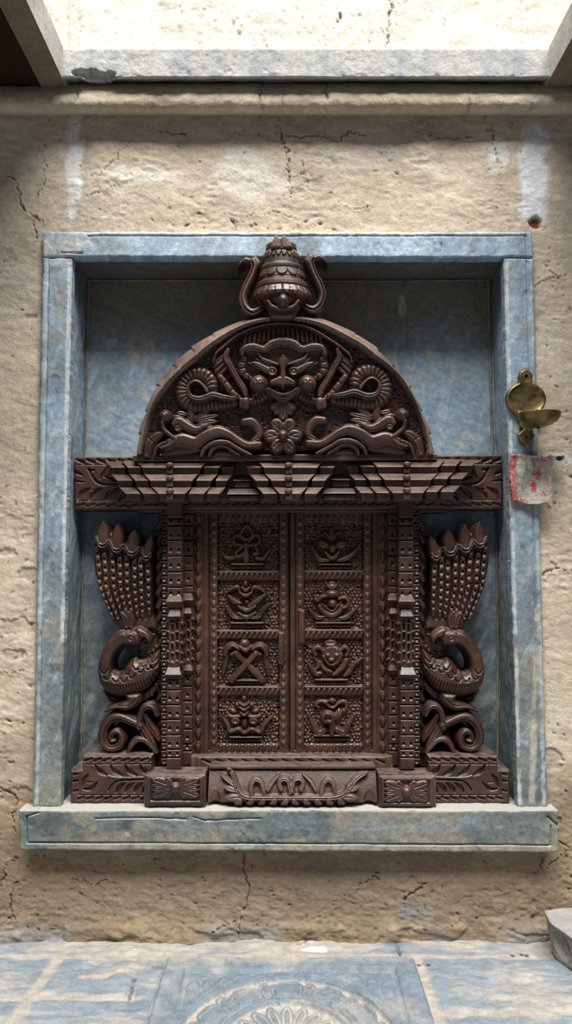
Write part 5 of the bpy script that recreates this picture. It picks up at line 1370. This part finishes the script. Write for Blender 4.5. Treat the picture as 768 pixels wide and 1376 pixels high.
# cushion with sweeping leaves
g = G(277, 1030, 509, 1088, .6)
g.D = sd_poly(g.X, g.Y, [(280, 1033), (279, 1084), (507, 1086), (505.5, 1033)])
t = np.clip((g.Y - 1033) / 52.0, 0, 1)
g.H = np.where(t < .06, 6, 2 + 13 * np.sin(np.clip((t - .06) / .8, 0, 1) * PI / 2) ** 1.2 - 9 * sstep(.82, 1, t))
g.H -= 3 * np.exp(-((g.Y - 1037.5) / 1.2) ** 2)
bh = g.H.copy()
def cush(pts, rad, hh, lines=None, n=None):
    t_ = G(277, 1030, 509, 1088, .6); t_.hs = 1.6; t_.rs = 1.15; t_.st_(pts, rad, hh, 0, lines=lines, n=n); g.H[:] = np.maximum(g.H, np.where(t_.D < 0, bh + t_.H, -99))
cush([(306, 1036), (312, 1042), (317, 1056), (323, 1066), (334, 1070.5), (360, 1071), (388, 1071), (420, 1071), (448, 1070.5), (462, 1066), (471, 1056), (480, 1046), (494, 1040)], [1.5, 3.2, 4, 4, 3.4, 3.2, 3, 3.2, 3.4, 4, 4, 4, 1.5], 5.5, [(.1, 1.0, 2)], 90)
for p in ([(338, 1068), (337, 1056), (341, 1049), (347, 1048.5), (352, 1054), (355, 1066)], [(377, 1060), (375, 1052), (380, 1047.5), (387, 1050), (390, 1062), (393, 1064)], [(404, 1060), (407, 1052), (402, 1047.5), (395, 1050), (392, 1060), (389, 1066)], [(431, 1067), (433, 1056), (438, 1049), (444, 1049), (448, 1055), (450, 1066)]):
    cush(p, [3, 3.2, 3.2, 3.2, 3, 2.4], 5.5, [(.2, .9, 1.6)], 40)
for p in ([(360, 1062), (366, 1052), (374, 1044)], [(424, 1062), (418, 1052), (408, 1043)]): cush(p, [2, 3, 2], 4)
for i in range(10):
    x = 320 + i * 15.4; cush([(x + (6 if i < 5 else -6) * .4, 1074), (x, 1080)], [4, 5.6], 5.5, [(0, .8, .8)])
for sx, ax_ in ((1, 0), (-1, 391)):
    f = (lambda p: p) if sx > 0 else (lambda p: (2 * 391.5 - p[0], p[1]))
    for a, b, w in (((297, 1043), (316, 1056), 3.8), ((302, 1058), (318, 1062), 4.6), ((304, 1071), (322, 1070), 6)): cush([f(a), f(((a[0] + b[0]) / 2, (a[1] + b[1]) / 2)), f(b)], [1.5, w, w * .7], 5, [(0, .8, 1)])
for x, s in ((289, 1), (496, -1)):
    w, X, Y = g.win(x - 12, x + 12, 1050, 1088); g.H[w] -= 7 * np.clip(1 - ((X - x) / 9) ** 2 - ((Y - 1084) / 22) ** 2, 0, 1)
relief('cushion_sill', g, 6, WOODL, win, 'D', back=BACK)
# ================================================================== BRASS LAMP, CLOTH, STONE
def brass():
    m, nt, b = _mat('old_brass')
    v, g = coords(nt); n = noise(nt, v, 0.07, 5, 0.65); n2 = noise(nt, v, 0.5, 4)
    c = ramp(nt, n, [(0.3, (0.07, 0.052, 0.026)), (0.5, (0.20, 0.15, 0.065)), (0.7, (0.36, 0.27, 0.10))])
    nt.links.new(c, b.inputs['Base Color']); b.inputs['Metallic'].default_value = 0.85
    nt.links.new(math_(nt, 'ADD', math_(nt, 'MULTIPLY', n, 0.35), 0.25, True), b.inputs['Roughness']); bump(nt, b, n2, 0.8, 0.4)
    return m
BRASS = brass()
lamp = empty('oil_lamp', at(707, 600, -9), 'small brass oil lamp with round back plate and bowl, hung above the cloth scrap', 'oil lamp')
LY = -14
g = G(676, 490, 738, 604, .5)
g.el(707, 536, 27, 23.5, 2.5, 1.5, bev=2.5)
w, X, Y = g.win(683, 731, 515, 557); q = np.hypot((X - 707) / 24, (Y - 536) / 20.5); g.H[w] = np.where(q < 1, 4 - 4.0 * np.sqrt(np.clip(1 - q * q, 0, 1)) , g.H[w])
g.poly([(698, 516), (696.5, 505), (699, 499), (705, 495.5), (711, 497), (716, 503), (715.5, 510), (714, 516)], 3, 1.5, 2)
g.poly([(697, 552), (717, 552), (716, 580), (699, 574)], 3, 1.5, 2); g.poly([(695, 584), (706, 573), (719, 584), (715, 593), (707.5, 600), (701, 594)], 3, 1.5, 2)
hole = np.hypot(g.X - 706.5, g.Y - 505.5); g.D = np.maximum(g.D, 2.4 - hole)
hole = np.hypot(g.X - 706.5, g.Y - 587); g.D = np.maximum(g.D, 1.5 - hole)
relief('back_plate', g, LY, BRASS, lamp, 'D', back=LY + 2.5)
# bowl
rows = []
for t in np.linspace(0, 1, 20): rows.append((25.5 * math.sin(t * PI / 2) ** .9, -17 * math.cos(t * PI / 2)))
rows += [(26.4, 0.4), (26.2, 1.2), (24.6, 0.8)]
for t in np.linspace(0, 1, 14): rows.append((24.2 * math.cos(t * PI / 2), -0.2 - 14.5 * math.sin(t * PI / 2)))
rows = np.array(rows); th = np.linspace(0, 2 * PI, 73)
BYc = LY - 34; c0 = at(722.5, 556.5, BYc)
Pm = np.zeros((len(rows), len(th), 3))
sp = 1 + .10 * np.exp(-((np.mod(th + PI, 2 * PI) - PI - 1.2) / .35) ** 2)
Pm[..., 0] = c0[0] + rows[:, :1] * np.sin(th) * sp; Pm[..., 1] = BYc - rows[:, :1] * np.cos(th) * sp; Pm[..., 2] = c0[2] + rows[:, 1:] + 0 * th
grid_obj('bowl', Pm[::-1], None, BRASS, lamp)
p0 = at(706.5, 562, LY - 2); Q = np.array([p0, p0 + [4, -6, -8], c0 + [-8, 12, -13], c0 + [0, 0, -16]])
Q = spl(Q, 24); th = np.linspace(0, 2 * PI, 17); rr = np.linspace(6, 5, 24)
t = np.gradient(Q, axis=0); t /= np.linalg.norm(t, axis=1)[:, None]; e1 = np.cross(t, [0, 0, 1.0]); e1 /= np.linalg.norm(e1, axis=1)[:, None]; e2 = np.cross(t, e1)
Pm = Q[:, None] + rr[:, None, None] * (np.cos(th)[None, :, None] * e1[:, None] + .6 * np.sin(th)[None, :, None] * e2[:, None]); grid_obj('bracket_arm', Pm, None, BRASS, lamp)

# cloth scrap pinned over the edge of the frame
g = G(681, 604, 766, 688, .55)
X, Y = g.X, g.Y
out = [(688, 609), (700, 610.5), (718, 612.5), (733, 614), (741, 612), (750, 611.5), (758, 611.5), (761, 615), (757, 621), (748, 622), (742, 626), (741, 640), (739.5, 655), (740, 670), (739, 684), (736.5, 677), (730, 675), (722, 678), (712, 677), (703, 675), (694, 672), (688, 673), (686, 655), (685, 640), (686, 622)]
d = sd_poly(X, Y, out) + 1.8 * (fbm(X, Y, 3.2, 3, 951) - .5) + 1.2 * (fbm(X, Y, 9, 2, 952) - .5)
g.D = d
knit = np.cos(X * 2 * PI / 2.6 + 1.5 * np.sin(Y * 2 * PI / 3.4)) * np.cos(Y * 2 * PI / 3.0)
fold = 3.2 * np.sin((X - 690) / 9.0 + .05 * (Y - 610)) * sstep(612, 660, Y) + 3.0 * (fbm(X, Y, 24, 3, 953) - .5) + 5 * sstep(640, 684, Y)
g.H = np.where(d < 0, 5 + fold + .8 * knit + 1.0 * (fbm(X, Y, 2.5, 2, 954) - .5) + 2.2 * np.exp(-((Y - 612) / 2.5) ** 2), 5 + fold)
cream = np.array([.50, .44, .36]); red = np.array([.50, .075, .10]); pink = np.array([.62, .25, .26]); grn = np.array([.25, .27, .15]); gry = np.array([.33, .34, .36]); wht = np.array([.70, .68, .64])
c = np.ones(X.shape + (3,)) * cream * (.8 + .35 * fbm(X, Y, 7, 3, 955))[..., None]
def pt(m, colr):
    global c
    m = np.clip(m, 0, 1)[..., None]; c = c * (1 - m) + colr * m
sp_ = fbm(X, Y, 2.6, 2, 956)
n_ = fbm(X, Y, 6, 3, 957)
pt(sstep(697, 691, X - 4 * (n_ - .5) - 2 * sstep(640, 620, Y)) * (.55 + .6 * (sp_ > .38)), red); pt(sstep(667, 672, Y + 4 * (n_ - .5)) * sstep(708, 698, X) * .9, red)
pt(sstep(622, 617, Y - 3 * (n_ - .5)) * sstep(718, 724, X) * sstep(742, 737, X) * .8, red)
pt(.9 * sstep(1, .6, np.hypot((X - 722) / 6, (Y - 637) / 9) + .8 * (n_ - .5)), red * .9); pt(.9 * sstep(1, .6, np.hypot((X - 717) / 5, (Y - 652) / 9) + .8 * (n_ - .5)), red); pt(.95 * sstep(1, .6, np.hypot((X - 729) / 6, (Y - 664) / 5) + .9 * (n_ - .5)), red); pt(.7 * sstep(1, .6, np.hypot((X - 735) / 3, (Y - 640) / 18) + .8 * (n_ - .5)), pink)
pt(.8 * sstep(1, .6, np.hypot((X - 700) / 8, (Y - 626) / 14)), wht); pt(.8 * sstep(1, .6, np.hypot((X - 711) / 5, (Y - 622) / 9)), wht)
for q in ([(706, 618), (708, 628), (703, 640), (694, 642)], [(694, 650), (700, 652), (704, 660)], [(711, 632), (706, 640), (704, 648)], [(716, 617), (718, 627), (716, 636)]):
    dd = G.near(None, X, Y, spl(q, 20), np.zeros(20))[0]; pt(.85 * sstep(1.8, .8, dd), grn)
pt(.7 * sstep(1, .5, np.hypot((X - 707) / 7, (Y - 652) / 6) + 1.0 * (sp_ - .5)), gry); pt(.8 * sstep(663, 668, Y) * sstep(704, 712, X) * .6, cream * 1.08); pt(.5 * sstep(.5, .7, sp_), wht * .95)
pt(sstep(742, 746, X) * .9, wht); pt(sstep(1, .7, np.hypot((X - 752) / 6, (Y - 616) / 3.2) + .8 * (n_ - .5)), np.array([.05, .05, .055])); pt(.8 * sstep(1, .6, np.hypot((X - 757) / 4, (Y - 613) / 1.6)), red * .7)
g.col = np.clip(c, 0, 1)
o = relief('cloth_scrap', g, -11, CLOTH, None, 'D', back=-11)
tag(o, 'frayed knitted scrap of red and cream cloth hanging from the edge of the stone frame', 'cloth')

# loose carved stone on the floor
blk = empty('carved_stone', (0, 0, 0), 'pale carved stone fragment lying on the floor against the wall', 'carved stone')
def stone_block():
    zt_ = 0
    fx, fy = floor_at(743, 1275); 
    # outline of the foot, in plan
    ox, oy = floor_at(744, 1290)
    pts = np.array([(0, 30), (-2, 4), (18, -40), (60, -62), (130, -40), (140, 34), (70, 44)], float) + [ox + 1, oy - 0]
    n = 240; m = 44
    base = np.vstack([pts, pts[:1]])
    per = np.concatenate([[0], np.cumsum(np.hypot(*np.diff(base, axis=0).T))]); s = np.linspace(0, per[-1], n)
    bx = np.interp(s, per, base[:, 0]); by = np.interp(s, per, base[:, 1])
    for _ in range(5): bx = (np.roll(bx[:-1], 1) + bx[:-1] * 2 + np.roll(bx[:-1], -1)) / 4; bx = np.append(bx, bx[0]); by = (np.roll(by[:-1], 1) + by[:-1] * 2 + np.roll(by[:-1], -1)) / 4; by = np.append(by, by[0])
    cx, cy = pts.mean(0); Hh = 40.0
    P = []; Cc = []
    for i in range(m):
        if i < 26:
            t = i / 25.0; k = 1 - .10 * (1 - t) ** 2; z = Hh * t
            rel = np.zeros(n)
            # hollow leaf on the side facing the room
            for c_, wd in ((40, 15), (72, 13), (104, 13), (136, 14)):
                e = ((s - c_) / wd) ** 2 + ((t - .5) / .36) ** 2; rel -= 9.0 * np.clip(1 - e, 0, 1) ** .35 * (e < 1); rel += 5.0 * np.clip(1 - ((s - c_) / 3.5) ** 2 - ((t - .45) / .3) ** 2, 0, 1)
            rel += 2.0 * (t > .9) + 1.5 * (t < .1)
        else:
            t = (i - 25) / 18.0; k = 1 - t; z = Hh + 0 * t; rel = 2.0 * np.ones(n) * (1 - t)
        dx, dy = bx - cx, by - cy; r = np.hypot(dx, dy)
        f = k + rel / r
        x = cx + dx * f; y = cy + dy * f
        zz = z + (2.0 * (fbm(x, y, 22, 3, 971) - .5) + .0) * (i > 24) + (-.16 * (x - cx) * .3 * z / Hh) + (z / Hh) * (.22 * (y - cy) * .35)
        P.append(np.stack([x + 1.2 * (fbm(s, s * 0 + z, 8, 3, 972) - .5), y, zz - 1.0 * (i == 0)], -1))
        cc = np.array([.30, .28, .25]) * (.6 + .7 * fbm(x, y + z, 20, 4, 973))[..., None]
        if i > 24: cc = cc * .7 + np.array([.42, .42, .41]) * .3
        Cc.append(cc)
    P = np.array(P)[::-1]; Cc = np.array(Cc)[::-1]
    return P, Cc, (cx, cy)
P, Cc, cc_ = stone_block()
COL.objects.unlink(blk); bpy.data.objects.remove(blk)
o = grid_obj('carved_stone', P, None, FLOORM, None, np.clip(Cc, 0, 1)); tag(o, 'pale carved stone fragment lying on the floor against the wall', 'carved stone')

# ================================================================== CAMERA AND LIGHT
cam = bpy.data.cameras.new('camera'); co = bpy.data.objects.new('camera', cam); COL.objects.link(co)
cam.sensor_fit = 'VERTICAL'; cam.sensor_height = 36.0; cam.sensor_width = 24.0; cam.lens = 36.0 * 1000.0 / 1376.0
cam.clip_start = 0.01; cam.clip_end = 200
co.location = (0, -DIST * U, HC * U); co.rotation_euler = (PI / 2 + TH, 0, 0)
C.camera = co
def area(name, loc, rot, sx, sy, power, colr, spread=180):
    l = bpy.data.lights.new(name, 'AREA'); l.shape = 'RECTANGLE'; l.size = sx * U; l.size_y = sy * U; l.energy = power; l.color = colr; l.spread = math.radians(spread)
    o = bpy.data.objects.new(name, l); COL.objects.link(o); o.location = np.array(loc) * U; o.rotation_euler = rot; return o
# daylight falling through the open light well
area('sky_opening_light', (420, -2200, HC + 4400), (math.radians(27), 0, 0), 4200, 1750, 4400, (1.0, 0.985, 0.96))
w = bpy.data.worlds.new('world'); C.world = w; w.use_nodes = True
bg = w.node_tree.nodes['Background']; bg.inputs[0].default_value = (0.82, 0.90, 1.0, 1); bg.inputs[1].default_value = 0.11
C.view_settings.view_transform = 'Standard'; C.view_settings.look = 'None'; C.view_settings.exposure = 0.0; C.view_settings.gamma = 1.0; C.view_settings.use_curve_mapping = False
C.cycles.use_denoising = True; C.cycles.max_bounces = 6; C.cycles.sample_clamp_indirect = 4.0
